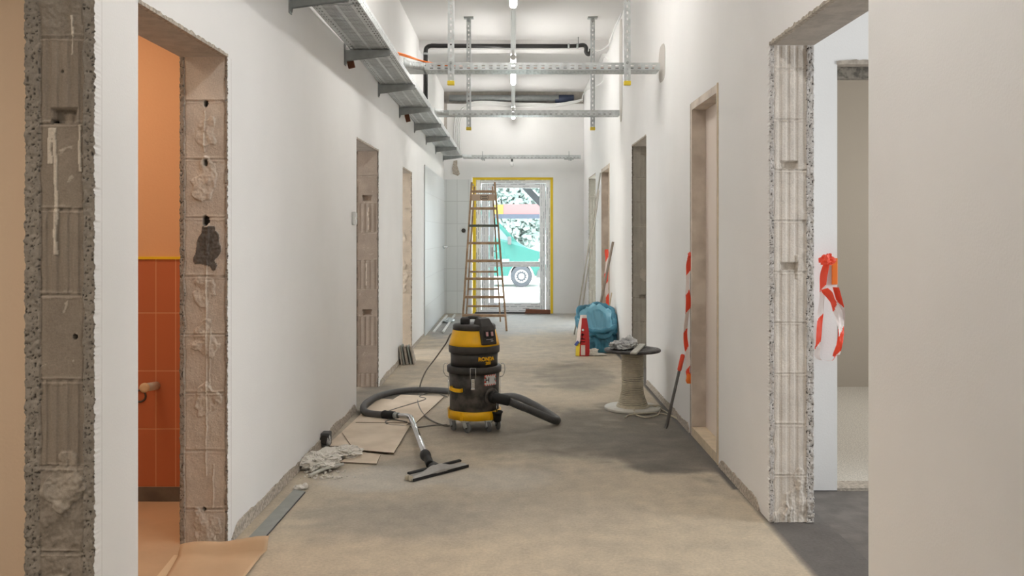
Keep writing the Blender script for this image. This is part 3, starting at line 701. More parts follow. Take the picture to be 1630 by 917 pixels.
# ---------------------------------------------------------------- ceiling lights on a suspended rail
ZL = 3.36
rail = thing('light_rail', (0, 7, ZL), 'white perforated rail along the corridor centre carrying the lamps', 'light rail')
solid(MB().perf((-.027, -2.5, ZL), (1,0,0), (0,1,0), [(.009,'-'),(.006,'o'),(.024,'-'),(.006,'o'),(.009,'-')], 17.8, .045).build('rail_bottom', M['white'], rail))
mb = MB(); mb.box(-.027, -2.5, ZL, -.024, 15.3, ZL+.045); mb.box(.024, -2.5, ZL, .027, 15.3, ZL+.045); mb.build('rail_side', M['white'], rail)
for y in (2, 4.6, 8.8, 12.9, 14.0): MB().cyl((0, y, ZL+.04), (0, y, ZC), .003, 6).build('suspension_wire', M['galvd'], rail)
m_em = mat('tube_light', (1,1,1,1), .3, emis=(1, .975, .935, 1), emis_s=TUBE)
def lamp(y0, y1, label):
    t = thing('tube_lamp', (0, (y0+y1)/2, ZL-.045), label, 'lamp', 'tube lamps under the ceiling rail')
    MB().tube([(0, y0+.03, ZL-.036), (0, y1-.03, ZL-.036)], .030, 16).build('tube', m_em, t)
    MB().lathe((0, y0, ZL-.036), [(.02,0),(.032,.006),(.032,.035)], 20, axis=(0,1,0)).build('end_cap', M['white'], t, recalc=True); MB().lathe((0, y1, ZL-.036), [(.02,0),(.032,-.006),(.032,-.035)], 20, axis=(0,1,0)).build('end_cap', M['white'], t, recalc=True)
    MB().box(-.012, y0+.02, ZL-.008, .012, y1-.02, ZL+.001).build('mounting_strip', M['white'], t)
lamp(9.95, 11.70, 'glowing white tube lamp on the centre rail, passing under the ceiling beam')
lamp(14.05, 15.15, 'glowing white tube lamp on the centre rail, nearest the end wall')
lamp(5.90, 7.72, 'glowing white tube lamp cut by the top edge of the photo')
lamp(-2.4, -.8, 'added fill tube lamp on the centre rail, unseen behind the camera')  # made-up lamp, added to fill the near walls
lamp(1.75, 3.55, 'white tube lamp on the centre rail above the near doorways')
# hanging bulb under the far tray
p = at(815, 263, 15.1)
t = thing('hanging_bulb', (p.x, 15.2, 2.64), 'small unlit white bulb hanging below the farthest crossing tray', 'bulb')
MB().lathe((p.x, 15.2, 2.50), [(0,0),(.02,.006),(.034,.03),(.034,.05),(.022,.08),(.016,.09)], 20).build('glass_bulb', M['white'], t)
MB().lathe((p.x, 15.2, 2.588), [(.018,0),(.018,.04),(.006,.05)], 16).build('socket', M['darkgrey'], t)
# clamps on the farthest tray
for px, lb in ((906, 'right'), (768, 'left')):
    p = at(px, 252, 15.1)
    mb = MB(); mb.rbox((p.x, 15.14, 2.632), (.16 if lb == 'right' else .06, .02, .03), .003); mb.cyl((p.x, 15.14, 2.60), (p.x, 15.14, 2.76), .006, 8); mb.cyl((p.x+.03, 15.14, 2.60), (p.x+.03, 15.14, 2.64), .012, 10)
    tag(mb.build('pipe_clamp', M['galvd']), 'small %s steel clamp bolted on the farthest crossing tray' % lb, 'clamp')

# ---------------------------------------------------------------- pipes
dp = thing('drain_pipe', (-1.05, 11.25, 3.7), 'black drain pipe bending down beside the left wall under the ceiling beam', 'pipe')
d = 11.2; zz = H+(373-73)*d/F
mb = MB(); P = [at(677.5, 158, d), at(677.5, 100, d), at(677.5, 84, d), at(679, 76.5, d), at(686, 73, d), at(700, 73, d), at(905, 73.5, d)]
P = [P[0], P[1]]+spline(P[2:6], 6)+[P[6]]
mb.tube(P, .028, 16); mb.build('pipe_run', M['blackpipe'], dp)
mb = MB(); q = [at(905,73.5,d), at(918,73,d), at(929,72,d), at(933,76,d), at(933,83,d), at(937,86.5,d), at(940.5,82,d), at(941,78,d)]
mb.tube(spline(q, 6), .026, 14); mb.build('trap_bend', M['blackpipe'], dp)
for px in (905, 919): a = at(px, 73.3, d); MB().cyl(a-Vector((.012,0,0)), a+Vector((.012,0,0)), .033, 20).build('pipe_clamp', M['galvd'], dp)
a = at(677.5, 86, d); MB().cyl(a-Vector((0,0,.012)), a+Vector((0,0,.012)), .033, 20).build('pipe_clamp', M['galvd'], dp)
mb = MB(); mb.cyl(at(920.5, 71, d), (at(920.5,68,d).x, d, ZC), .005, 8); mb.build('hanger_rod', M['galvd'], dp)
# grey duct and white conduits in the bare recess above the end wall
yd = YE+.04
tag(MB().cyl((-1.10, yd, 3.70), (.78, yd, 3.70), .055, 24).build('duct_pipe', M['galvd']), 'grey round duct lying in the recess above the end wall', 'pipe')
tag(MB().cyl((.72, yd+.02, 3.69), (1.04, yd+.02, 3.69), .07, 24).build('duct_sleeve', mat('navy_sleeve', C(50,60,84), .6)), 'dark navy pipe sleeve at the right end of the recess duct', 'pipe')
for k in range(4):
    pts = [(-1.00-.035*k*0+.03*k, YE-.03, 2.8), (-1.00+.03*k, YE-.03, 3.25), (-.92+.03*k, YE-.03, 3.50-.015*k), (-.70, YE-.03, 3.62-.022*k), (-.4, YE-.035, 3.63-.02*k), (0, YE-.03, 3.605-.02*k+.008*math.sin(k)), (.35, YE-.03, 3.60-.02*k), (.7, YE-.03, 3.59-.014*k), (1.05, YE-.03, 3.64-.01*k), (1.19, YE-.03, 3.67)]
    tag(MB().tube(spline(pts, 10), .0125, 10).build('conduit', M['white']), 'white conduit curving down left and crossing below the recess duct, %s' % ['topmost of four', 'second of four', 'third of four', 'lowest of four'][k], 'conduit', 'conduits above the end wall')
pts = [(1.195, 9.9, 3.80), (1.19, 10.6, 3.78), (1.18, 11.0, 3.70), (1.08, 11.3, 3.66), (1.03, 11.32, 3.67)]
tag(MB().tube(spline(pts, 8), .008, 8).build('conduit', M['white']), 'thin white conduit drooping beside the pipe trap on the right', 'conduit')
tag(MB().tube(spline([(1.195, 11.3, 3.55), (1.15, 11.35, 3.60), (1.12, 11.36, 3.52), (1.13, 11.4, 3.3), (1.05, 13.2, 3.45), (1.17, 15.3, 3.62)], 8), .007, 8).build('conduit', M['white']), 'thin white conduit running from the trap back to the end recess', 'conduit')

# ---------------------------------------------------------------- wall fittings
d = 6.82; p = at(565, 348, d); x = XL(d)
sw = thing('light_switch', (x, d, 1.48), 'small white double switch box on the left wall', 'switch')
MB().rbox((x+.012, d-.02, 1.48), (.024, .075, .10), .005).build('box', M['white'], sw)
mb = MB(); mb.rbox((x+.026, d-.02, 1.503), (.006, .045, .036), .002); mb.rbox((x+.026, d-.02, 1.457), (.006, .045, .036), .002); mb.build('rocker', M['white'], sw)
p = at(738, 367, YE)
mb = MB(); mb.lathe((p.x, YE-.014, p.z), [(.018,0),(.03,-.012),(.036,-.012),(.036,0)], 24, axis=(0,1,0)); mb.cyl((p.x, YE-.03, p.z), (p.x, YE-.01, p.z), .016, 16)
tag(mb.build('pipe_outlet', M['steeldark'], recalc=True), 'round dark pipe outlet in the white tiles left of the ladder', 'pipe outlet')
p = at(710, 393, 15.0)
mb = MB(); mb.cyl((XL(15)+.0, 15.0, p.z), (XL(15)+.09, 15.0, p.z), .014, 14); mb.cyl((XL(15)+.02, 15.0, p.z), (XL(15)+.045, 15.0, p.z), .028, 14); mb.cyl((XL(15)+.08, 15.0, p.z-.022), (XL(15)+.08, 15.0, p.z+.022), .012, 12)
tag(mb.build('water_valve', M['chrome']), 'chrome water valve on the white tiled left corner', 'valve')
# bathroom stub pipe and hole
p = at(240, 615, 4.50)
bp = thing('pipe_stub', (p.x, 4.57, p.z), 'pale capped pipe stub sticking out of the terracotta tiles', 'pipe stub')
MB().cyl((p.x-.004, 4.44, p.z+.004), (p.x, 4.58, p.z-.01), .021, 20).build('stub', M['cone'], bp)
MB().lathe((p.x-.004, 4.442, p.z+.004), [(.021,0),(.024,-.004),(.024,-.014),(.012,-.016)], 20, axis=(0,1,0)).build('cap', M['tape'], bp, recalc=True)
p = at(221.5, 631, 4.56)
mb = MB(); mb.lathe((p.x, 4.568, p.z), [(.012,.012),(.022,.006),(.028,-.006),(.034,-.003),(.034,.004)], 24, axis=(0,1,0))
tag(mb.build('pipe_socket', M['steeldark'], recalc=True), 'dark round socket in the terracotta tiles beside the doorway edge', 'pipe outlet')
# ---------------------------------------------------------------- vacuum cleaner
VX, VY = -.275, 6.33
vac = thing('vacuum_cleaner', (VX, VY, 0), 'black and yellow industrial vacuum cleaner on castors in mid corridor', 'vacuum cleaner')
V = lambda r, th, z: Vector((VX+r*math.sin(th), VY-r*math.cos(th), z))      # th = 0 towards the camera, positive to the right
tank = MB().lathe((VX,VY,0), [(.0,.10),(.155,.10),(.168,.115),(.172,.15),(.174,.30),(.178,.395)], 64).build('tank', M['drum'], vac)
MB().lathe((VX,VY,0), [(.176,.395),(.190,.397),(.192,.415),(.192,.436),(.186,.442),(.168,.443)], 64).build('tank_rim', M['black'], vac)
MB().lathe((VX,VY,0), [(.166,.44),(.165,.49),(.168,.540)], 64).build('motor_ring', M['black'], vac)
MB().lathe((VX,VY,0), [(.166,.532),(.178,.535),(.180,.55),(.180,.578),(.176,.586),(.168,.588)], 64).build('lower_band', M['black'], vac)
MB().lathe((VX,VY,0), [(.170,.583),(.177,.586),(.173,.61),(.150,.692),(.14,.695)], 64).build('motor_head', M['yellow'], vac)
MB().lathe((VX,VY,0), [(.146,.690),(.1515,.693),(.150,.722),(.143,.729),(.09,.734),(0,.735)], 64).build('lid', M['black'], vac)
# dolly ring with castors
mb = MB()
mb.lathe((VX,VY,0), [(.176,.078),(.186,.080),(.187,.137),(.180,.14),(.176,.137),(.176,.078)], 64)
for th in (-1.15, -.45, .72, 1.9, 2.7, 3.9):
    c = V(.185, th, .108); mb.rbox(c, (.02,.012,.062), .003, Matrix.Rotation(th, 4, 'Z'))
dolly = mb.build('dolly_ring', M['yellow'], vac)
MB().lathe((VX,VY,0), [(0,.085),(.176,.085),(.176,.095),(0,.095)], 48).build('dolly_plate', M['black'], vac)
for th, sw_ in ((-1.05, .5), (-.32, .9), (.62, .4), (1.25, .3), (2.6, 1.0)):
    c = V(.172, th, 0); cm = MB(); rot = Matrix.Rotation(sw_, 4, 'Z')
    cm.rbox((c.x, c.y, .076), (.05,.05,.008), .002, rot)
    for sgn in (-1, 1):
        off = rot @ Vector((sgn*.017, 0, 0)); lean = rot @ Vector((0, -.018, 0))
        cm.bar(Vector((c.x,c.y,.076))+off, Vector((c.x,c.y,.034))+off+lean, .004, .03, up=rot @ Vector((0,1,0)))
    cm.cyl((c.x,c.y,.07), (c.x,c.y,.085), .014, 16)
    ca = cm.build('castor', M['galv'], vac)
    wc = Vector((c.x,c.y,.034))+(rot @ Vector((0,-.018,0))); ax = rot @ Vector((1,0,0))
    wm = MB(); wm.lathe(wc-ax*.012, [(.012,.0),(.022,.0),(.031,.002),(.034,.006),(.034,.018),(.031,.022),(.022,.024),(.012,.024)], 28, axis=ax)
    w_ = wm.build('wheel', [M['wheel']], ca, recalc=True); w_.matrix_parent_inverse = Matrix.Identity(4)
    ca_p = MB().lathe(wc-ax*.0125, [(.0,-.001),(.010,-.001),(.010,.026),(0,.026)], 16, axis=ax).build('hub', M['black'], ca, recalc=True); ca_p.matrix_parent_inverse = Matrix.Identity(4)
# handle block on the left, bar, control box on the right
mb = MB()
thc = .66
mb.rbox((VX-.062, VY-.02, .752), (.066,.075,.045), .008); mb.rbox((VX-.064, VY-.02, .773), (.044,.06,.012), .004)
hl = mb.build('handle_block', M['black'], vac)
MB().tube(spline([(VX-.06,VY-.02,.768),(VX-.02,VY-.03,.777),(VX+.03,VY-.045,.775),(VX+.06,VY-.06,.768)],6), .0125, 12).build('carry_bar', M['black'], vac)
# control box: a wedge hugging the head
def wedge(mb, th, w, prof):
    rad = Vector((math.sin(th), -math.cos(th), 0)); tan = Vector((math.cos(th), math.sin(th), 0)); c = Vector((VX,VY,0)); n = len(prof)
    vs_ = [c+rad*r-tan*w/2*k+Vector((0,0,z)) for r, z, k in prof]+[c+rad*r+tan*w/2*k+Vector((0,0,z)) for r, z, k in prof]
    mb.add(vs_, [tuple(range(n)), tuple(reversed(range(n, 2*n)))]+[(i, (i+1)%n, n+(i+1)%n, n+i) for i in range(n)])
mb = MB(); wedge(mb, thc, .115, [(.05,.72,.8),(.055,.765,.62),(.085,.782,.62),(.125,.775,.72),(.160,.725,.9),(.170,.70,1.0),(.188,.606,1.02),(.184,.598,1.02),(.16,.60,1),(.14,.69,1)])
cb = mb.build('control_box', M['black'], vac, recalc=True)
bv = cb.modifiers.new('b', 'BEVEL'); bv.width = .004; bv.segments = 2
rad = Vector((math.sin(thc), -math.cos(thc), 0)); tan = Vector((math.cos(thc), math.sin(thc), 0)); c0 = Vector((VX,VY,0))
nrm = Vector((rad.x*.98, rad.y*.98, .19)).normalized(); upv = tan.cross(-nrm); upv = -upv if upv.z < 0 else upv
Mf = Matrix((tan, nrm, upv)).transposed().to_4x4()
for sgn in (-1, 1):
    pc = c0+rad*.177+tan*.021*sgn+Vector((0,0,.672))
    s_ = MB().rbox(pc, (.034,.012,.046), .002, Mf).build('switch', M['rubber'], vac)
    r_ = MB().rbox(pc+nrm*.006, (.018,.008,.030), .002, Mf).build('rocker', M['switch_pink'], s_); r_.matrix_parent_inverse = Matrix.Identity(4)
mb = MB(); mb.rbox(c0+rad*.1825+tan*-.0+Vector((0,0,.636)), (.055,.002,.0025), .0005, Mf); mb.rbox(c0+rad*.185+tan*.02+Vector((0,0,.624)), (.02,.002,.003), .0005, Mf); mb.build('print_line', M['white'], vac)
# lettering on the drum
def on_drum(mb, txt, size, th, z, r, bold=.0):
    vs_, fs = text_mesh(txt, size, .0006, bold)
    mb.add([V(r+v.z, th+v.x/r, z+v.y) for v in vs_], fs)
mb = MB(); on_drum(mb, 'RONDA', .036, .60, .499, .1675, .0016); on_drum(mb, '200', .029, .66, .470, .1675, .0012)
mb.build('lettering', M['yellow'], vac)
# latch
mb = MB()
for dx in (-.018, .018): mb.tube([V(.193,dx/.19,.345), V(.195,dx/.19,.44), V(.19,dx/.19,.447)], .0025, 8)
mb.tube([V(.195,-.018/.19,.445), V(.195,.018/.19,.445)], .0025, 8)
c = V(.188, 0, .335); mb.rbox(c, (.024,.012,.072), .003); mb.rbox(V(.196,0,.302), (.028,.006,.012), .002); mb.rbox(V(.184,0,.34), (.018,.02,.05), .002)
mb.build('latch', M['chrome'], vac)
for sgn in (-1, 1):
    mb = MB(); mb.tube(spline([V(.190,sgn*1.5,.452),V(.212,sgn*1.5,.447),V(.216,sgn*1.5,.40),V(.200,sgn*1.5,.365),V(.180,sgn*1.5,.36)],6), .0025, 8)
    mb.tube([V(.183,sgn*1.5,.36),V(.181,sgn*1.5,.22)], .002, 8)
    mb.build('side_clip', M['chrome'], vac)
# yellow grip
mb = MB(); 
P = [V(.175, -.98, .296), V(.200, -.96, .296), V(.205, -.80, .292), V(.205, -.62, .288), V(.200, -.45, .288), V(.175, -.43, .288)]
for a, b in zip(P, P[1:]): mb.bar(a, b, .008, .026, bev=.002)
mb.build('grip', M['yellow'], vac)
# warning label wrapped on the tank
mb = MB(); th0, th1 = .45, 1.04; z0, z1 = .318, .392; n = 12; r = .1788
def patchcyl(mb, ta, tb, za, zb, r, n, mi):
    vs_ = [V(r, ta+(tb-ta)*i/n, zz) for i in range(n+1) for zz in (za, zb)]
    mb.add(vs_, [(i*2, i*2+2, i*2+3, i*2+1) for i in range(n)], mi)
patchcyl(mb, th0, th1, z0, z1, r+.0004, 16, 0)
k = 18
for i in range(k):
    if i % 3 == 0:
        a = th0+(th1-th0)*i/k; b = th0+(th1-th0)*(i+1.3)/k
        patchcyl(mb, a, min(b, th1), z1-.009, z1, r+.0008, 2, 1); patchcyl(mb, a, min(b, th1), z0, z0+.009, r+.0008, 2, 1)
for zz in (z0+.02, z0+.05):
    patchcyl(mb, th0, th0+.05, zz, zz+.012, r+.0008, 1, 1); patchcyl(mb, th1-.05, th1, zz, zz+.012, r+.0008, 1, 1)
wlbl = mb.build('warning_label', [M['white'], M['red']], vac)
for h_, t_, b_ in ((.048, .57, .0005), (.03, .97, 0)):
    mb = MB(); on_drum(mb, 'H', h_, t_, (z0+z1)/2, r+.0012, b_); l_ = mb.build('label_letter', M['rubber'], wlbl); l_.matrix_parent_inverse = Matrix.Identity(4)
# inlet with hose
thi = .78; zi = .238
dirv = Vector((math.sin(thi), -math.cos(thi), 0))
mb = MB(); mb.lathe(V(.165, thi, zi), [(.062,0),(.062,.014),(.056,.02),(.042,.022)], 32, axis=dirv); mb.build('inlet_flange', M['drum'], vac, recalc=True)
mb = MB(); mb.lathe(V(.18, thi, zi), [(.040,0),(.044,.01),(.044,.03),(.036,.045)], 28, axis=dirv)
mb.tube(spline([V(.20,thi,zi), V(.235,thi,zi-.002), V(.25,thi,zi)+Vector((.03,.005,-.01)), V(.25,thi,zi)+Vector((.07,.012,-.02))],6), .036, 20)
mb.build('inlet_elbow', M['rubber'], vac)
# small black cup on the dolly
c = V(.205, .93, 0)
mb = MB(); mb.lathe((c.x,c.y,0), [(.020,.065),(.026,.07),(.030,.12),(.038,.128),(.040,.138),(.036,.138),(.028,.10),(0,.10)], 28); mb.build('tool_holder', M['rubber'], vac, recalc=True)
mb = MB(); mb.cyl((c.x-.004,c.y,.12), (c.x-.004,c.y+.01,.21), .003, 8); mb.build('holder_rod', M['chrome'], vac)
# hose: corrugated, out to the right, back behind the machine and round to the wand
st = V(.25,thi,zi)+Vector((.05,.01,-.015))
hp = [st, st+Vector((.10,.035,-.05)), (.10,6.25,.145), (.21,6.31,.085), (.285,6.37,.043), (.315,6.43,.030), (.29,6.56,.030), (.16,6.85,.060), (.02,7.05,.085), (-.12,7.22,.055), (-.30,7.42,.030), (-.55,7.62,.030), (-.80,7.68,.030), (-.98,7.60,.030), (-1.10,7.40,.030), (-1.155,7.12,.030), (-1.145,6.86,.030), (-1.09,6.69,.030), (-1.00,6.63,.030), (-.945,6.605,.032)]
P = resample(spline(hp, 24), .0045)
hose = tag(MB().tube(P, .026, 14, rf=lambda i: .0258+.0013*math.sin(i*2*math.pi/3)).build('vacuum_hose', M['hose']), 'grey corrugated vacuum hose curling behind the machine to the wand', 'hose')
wand = thing('vacuum_wand', (-.6, 5.8, 0), 'chrome wand with wide floor nozzle lying in front of the vacuum', 'vacuum wand')
A = Vector((-.955,6.61,.032)); B = Vector((-.865,6.545,.042)); K = Vector((-.735,6.415,.060)); E = Vector((-.518,5.27,.070))
MB().tube([A, A+(B-A)*.15, A+(B-A)*.16, B-(B-A)*.3, B], .030, 20, rf=lambda i: [.031,.034,.032,.030,.026][i]).build('hose_cuff', M['rubber'], wand)
mb = MB(); P = [B-(B-A)*.2]+[(1-t)**2*(K+(B-K)*.4)+2*t*(1-t)*K+t*t*(K+(E-K)*.06) for t in [i/8 for i in range(9)]]+[E]
mb.tube(P, .0185, 18); mb.build('chrome_tube', M['chrome'], wand)
mb = MB(); mb.tube([B-(B-A)*.1, B+(K-B)*.25], .022, 16); mb.build('tube_collar', M['galvd'], wand)
mb = MB(); mb.tube(spline([E+(K-E)*.02, E+(E-K)*.03, E+(E-K)*.07+Vector((.01,0,-.012)), E+Vector((.045,-.15,-.026))], 5), .027, 18, rf=lambda i: .024+.008*math.sin(min(1, i/9)*math.pi)); mb.build('elbow', M['rubber'], wand)
a = Vector((-.575,4.955,.0)); b = Vector((-.285,5.265,.0)); ax = (b-a).normalized(); sd = Vector((ax.y, -ax.x, 0))  # sd towards camera/right
mid = (a+b)/2
nz = MB(); Rz = Matrix((ax, -sd, Vector((0,0,1)))).transposed().to_4x4(); L = (b-a).length
# nozzle body: aluminium shoe, wide at the floor, neck in the centre
sec = [(-L/2,.018),(-L/2+.02,.024),(-.10,.03),(-.04,.048),(0,.052),(.04,.048),(.10,.03),(L/2-.02,.024),(L/2,.018)]
vs_ = []
for t, h_ in sec:
    c = mid+ax*t
    wd = .030 if abs(t) > .05 else .036
    for (dd, zz) in ((-wd, .012), (-wd, h_*.6), (-wd*.35, h_), (wd*.35, h_), (wd, h_*.55), (wd, .012)): vs_.append(c+sd*dd+Vector((0,0,zz)))
m_ = 6
fs = [(i*m_+k, i*m_+(k+1)%m_, (i+1)*m_+(k+1)%m_, (i+1)*m_+k) for i in range(len(sec)-1) for k in range(m_)]+[tuple(range(m_)), tuple(reversed(range((len(sec)-1)*m_, len(sec)*m_)))]
nz.add(vs_, fs); head = nz.build('floor_nozzle', mat('nozzle_aluminium', C(170,168,164), .45, metal=.3, noise_amt=.06), wand, recalc=True)
MB().tube([mid+Vector((0,0,.03))-sd*.01, mid-sd*.055+Vector((-.012,.0,.046))], .026, 18).build('nozzle_neck', M['darkgrey'], wand)
for sgn in (-1, 1):
    c = mid+ax*sgn*(L/4+.012)-sd*.022; MB().rbox((c.x,c.y,.034), (L/2-.05,.024,.014), .005, Rz).build('bumper_strip', M['rubber'], wand)
for sgn in (-1, 1): c = mid+sd*.033*sgn; MB().rbox((c.x,c.y,.0085), (L,.006,.016), .001, Rz).build('squeegee_blade', M['rubber'], wand)
mb = MB()
c = a+Vector((0,0,.016)); mb.cyl(c-sd*.02, c-sd*.008, .015, 16); mb.cyl(c+sd*.008, c+sd*.02, .015, 16); mb.build('end_roller', M['cable'], wand)
# power cord
def fz(px, py, z=.006): return fl(px, py, z)
cp = [(VX-.10, VY+.14, .62), at(719,531,6.58), at(709.7,547,6.68), at(693,570.5,6.95), at(679,589,7.25), at(671,606,7.45), fz(667,622), fz(665,640), fz(673,658), fz(690,671), fz(712,678), fz(722,674)]
tag(MB().tube(spline(cp, 12), .0055, 8).build('power_cord', M['cord']), 'grey power cord drooping from the vacuum head down to the floor', 'cord')
cp = [fz(612,657,.010), fz(632,650,.010), fz(655,643,.010), fz(674,637,.010), fz(677,634,.010), fz(668,631,.010), fz(690,624,.006), fz(712,632,.006)]
tag(MB().tube(spline(cp, 12), .0048, 8).build('power_cord', M['cord']), 'thin cord looping over the hardboard beside the grey hose', 'cord')
cp = [fz(712,676,.006), fz(690,677,.006), fz(665,680,.006), fz(640,678,.011), fz(620,676,.012), fz(614,671,.012), fz(626,668,.012), fz(648,672,.012)]
tag(MB().tube(spline(cp, 12), .0048, 8).build('power_cord', M['cord']), 'thin cord passing under the bend of the chrome wand', 'cord')
# ---------------------------------------------------------------- boards on the floor
def sheet(name, pts, t, z, mt, me, label, cat, parent=None, warp=0):
    mb = MB(); n = len(pts)
    mb.prism([(p.x, p.y) for p in pts], z, z+t, 0, [1]*n)
    o = mb.build(name, [mt, me], parent, recalc=True)
    if label: tag(o, label, cat)
    return o
f0 = lambda a: [fl(x, y) for x, y in a]
sheet('hardboard_sheet', f0([(520,711),(580,655),(603,635),(627,637),(660,668),(600,712)]), .004, .001, M['board'], M['boardedge'], 'pale hardboard sheet against the wall, partly under the other sheets', 'board')
sheet('hardboard_sheet', f0([(566,674),(638,630),(707,633),(662,675)]), .004, .0055, M['board'], M['boardedge'], 'pale hardboard sheet with the cords over it, beside the vacuum', 'board')
sheet('hardboard_sheet', f0([(545,692),(571,676),(653,680.5),(627,724.5),(563,719)]), .004, .0102, M['board'], M['boardedge'], 'pale hardboard sheet on top, left of the chrome wand', 'board')
sheet('hardboard_offcut', f0([(541,737),(599.5,739.5),(606,725),(567,720)]), .005, .001, M['board'], M['boardedge'], 'small hardboard offcut at the front, beside the white rag', 'board')
sheet('tile_plank', f0([(389,866),(413,868),(486,785),(468,782)]), .009, .001, M['greytile'], M['darkgrey'], 'long grey tile strip lying beside the left wall', 'tile')
# kraft paper in the bathroom doorway
mb = MB(); n = 24; vs_ = []
for j in range(13):
    t = j/12
    for i in range(n+1):
        u = i/n; x = -2.9+u*1.56; 
        vs_.append((x, 2.96+t*1.6, .003+.002*fbm(Vector((x*4, t*6, 2)))))
mb.add(vs_, [(j*(n+1)+i, j*(n+1)+i+1, (j+1)*(n+1)+i+1, (j+1)*(n+1)+i) for j in range(12) for i in range(n)], 0, True)
kp = thing('floor_paper', (-2, 3.7, 0), 'brown kraft paper covering the floor of the tiled bathroom', 'floor paper')
mb.build('paper_sheet', M['kraft'], kp)
a, b = fl(253, 925), fl(284, 886); dv = (b-a).normalized(); a = a-dv*.35; b = b+dv*.0; sdv = Vector((dv.y, -dv.x, 0))*.018
mb = MB(); mb.prism([((a-sdv).x,(a-sdv).y),((a+sdv).x,(a+sdv).y),((b+sdv).x,(b+sdv).y),((b-sdv).x,(b-sdv).y)], .006, .0072); mb.build('tape_strip', M['tape'], kp, recalc=True)
# curled paper flap in front of the jamb
fp = thing('paper_flap', (-1.2, 3.8, 0), 'piece of brown kraft paper with a curled-up edge at the doorway', 'paper')
P0 = [fl(240,960), fl(287,893), fl(402,873+22), fl(372,960)]
mb = MB(); vs_ = []; nn = 20
e0 = Vector((-1.42, 3.80, 0)); e1 = Vector((-1.085, 3.80, 0))
for j in range(15):
    t = j/14
    for i in range(nn+1):
        u = i/nn
        front = Vector((-1.33+u*.27, 3.30, 0)); back = Vector((-1.405+u*(.345), 3.76+.03*u, 0))
        p = front+(back-front)*min(1, t/.72)
        z = .009+.003*fbm(Vector((u*3, t*4, 5)))
        if t > .72:
            k = (t-.72)/.28; z += .055*k**1.1*(.75+.45*u)+.004*math.sin(u*9); p = p+Vector((.02*u, .015*k+.02*k*k, 0))
        vs_.append((p.x, p.y, z))
mb.add(vs_, [(j*(nn+1)+i, j*(nn+1)+i+1, (j+1)*(nn+1)+i+1, (j+1)*(nn+1)+i) for j in range(14) for i in range(nn)], 0, True)
solid(mb.build('sheet', M['kraft'], fp), .0012)

# rag, tube and rubble at the wall base
c = fl(512, 745); mb = MB(); crumple(mb, (c.x, c.y+.03, 0), (.22, .27, .11), 1, .42, 2.2, 5)
c = fl(548, 728); crumple(mb, (c.x, c.y+.02, 0), (.20, .19, .075), 2, .4, 2.3, 5)
tag(mb.build('plaster_rag', M['plastic_bag']), 'crumpled white plaster-stained rag at the left wall base', 'rag')
a, b = fl(492, 757, .014), fl(546, 739, .02)
tag(MB().tube([a, a+(b-a)*.5+Vector((0,0,.01)), b], .009, 10).build('plastic_pipe', M['cone']), 'thin white plastic pipe lying in front of the rag', 'pipe')
mb = MB(); random.seed(4)
for i in range(70):
    px = random.gauss(512, 26); py = 750+random.random()*14-abs(px-512)*.05; p = fl(px, py); s_ = random.uniform(.003,.010)
    if p.x > XL(p.y)+.02: crumple(mb, (p.x, p.y, -.001), (s_*2, s_*2, s_*1.6), i, .3, 2, 1)
o = tag(mb.build('plaster_crumbs', M['plastic_bag']), 'scatter of pale plaster crumbs in front of the white rag', 'rubble'); o['kind'] = 'stuff'
c = fl(476, 779); mb = MB(); crumple(mb, (c.x, c.y, 0), (.065,.06,.032), 5, .4, 1.8, 2); crumple(mb, (c.x+.03, c.y+.01, 0), (.04,.04,.04), 6, .4, 1.8, 2)
tag(mb.build('plaster_lump', M['plastic_bag']), 'small broken plaster lump at the far end of the grey tile strip', 'rubble')
d = 5.75; x = XL(d)
sb = thing('junction_box', (x, d, 0), 'grey plaster-splashed junction box at the foot of the left wall', 'junction box')
MB().rbox((x+.030, d, .052), (.055, .085, .085), .006).build('box', M['darkgrey'], sb)
mb = MB(); crumple(mb, (x+.05, d-.03, .02), (.03,.05,.075), 8, .4, 2, 3); mb.build('plaster_splash', M['paper'], sb)
mb = MB(); mb.lathe((x+.03, d-.042, .055), [(.028,0),(.031,-.004),(.026,-.006)], 20, axis=(0,1,0)); mb.build('rim', M['black'], sb, recalc=True)
# board offcuts leaning on the left wall by the third doorway
for k, (xx, yy, tilt, h_, t_) in enumerate(((-1.165,9.42,7,.19,.014),(-1.142,9.43,9,.20,.016),(-1.108,9.44,10,.19,.026),(-1.070,9.44,12,.195,.014),(-1.040,9.45,13,.19,.014))):
    mb = MB(); mb.rbox((xx-math.sin(R(tilt))*h_/2+.005, yy, h_/2*math.cos(R(tilt))+.003), (t_, .16, h_), .002, Matrix.Rotation(R(-tilt), 4, 'Y'))
    tag(mb.build('tile_offcut', M['greytile'] if k % 2 else M['masonry']), 'grey board offcut leaning by the third left doorway, %s' % ['closest to the wall','second from the wall','thickest in the middle','second from the outside','outermost'][k], 'offcut', 'leaning board offcuts')
# metal profiles on the floor at the back left
for k, (a, b) in enumerate((((711.5,503),(690,530)), ((724,502),(705,530)))):
    A_, B_ = fl(*a), fl(*b); mb = MB(); mb.bar(A_+Vector((0,0,.012)), B_+Vector((0,0,.012)), .028, .02)
    tag(mb.build('metal_profile', M['white']), 'pale metal profile lying on the floor before the tiled corner, %s one' % ['left', 'right'][k], 'metal profile')
c = fl(714, 512); mb = MB(); crumple(mb, (c.x, c.y, 0), (.16,.5,.06), 12, .4, 1.7, 3)
tag(mb.build('plastic_film', mat('clear_film', C(205,215,218), .3)), 'crumpled clear film between the two pale metal profiles', 'plastic film')
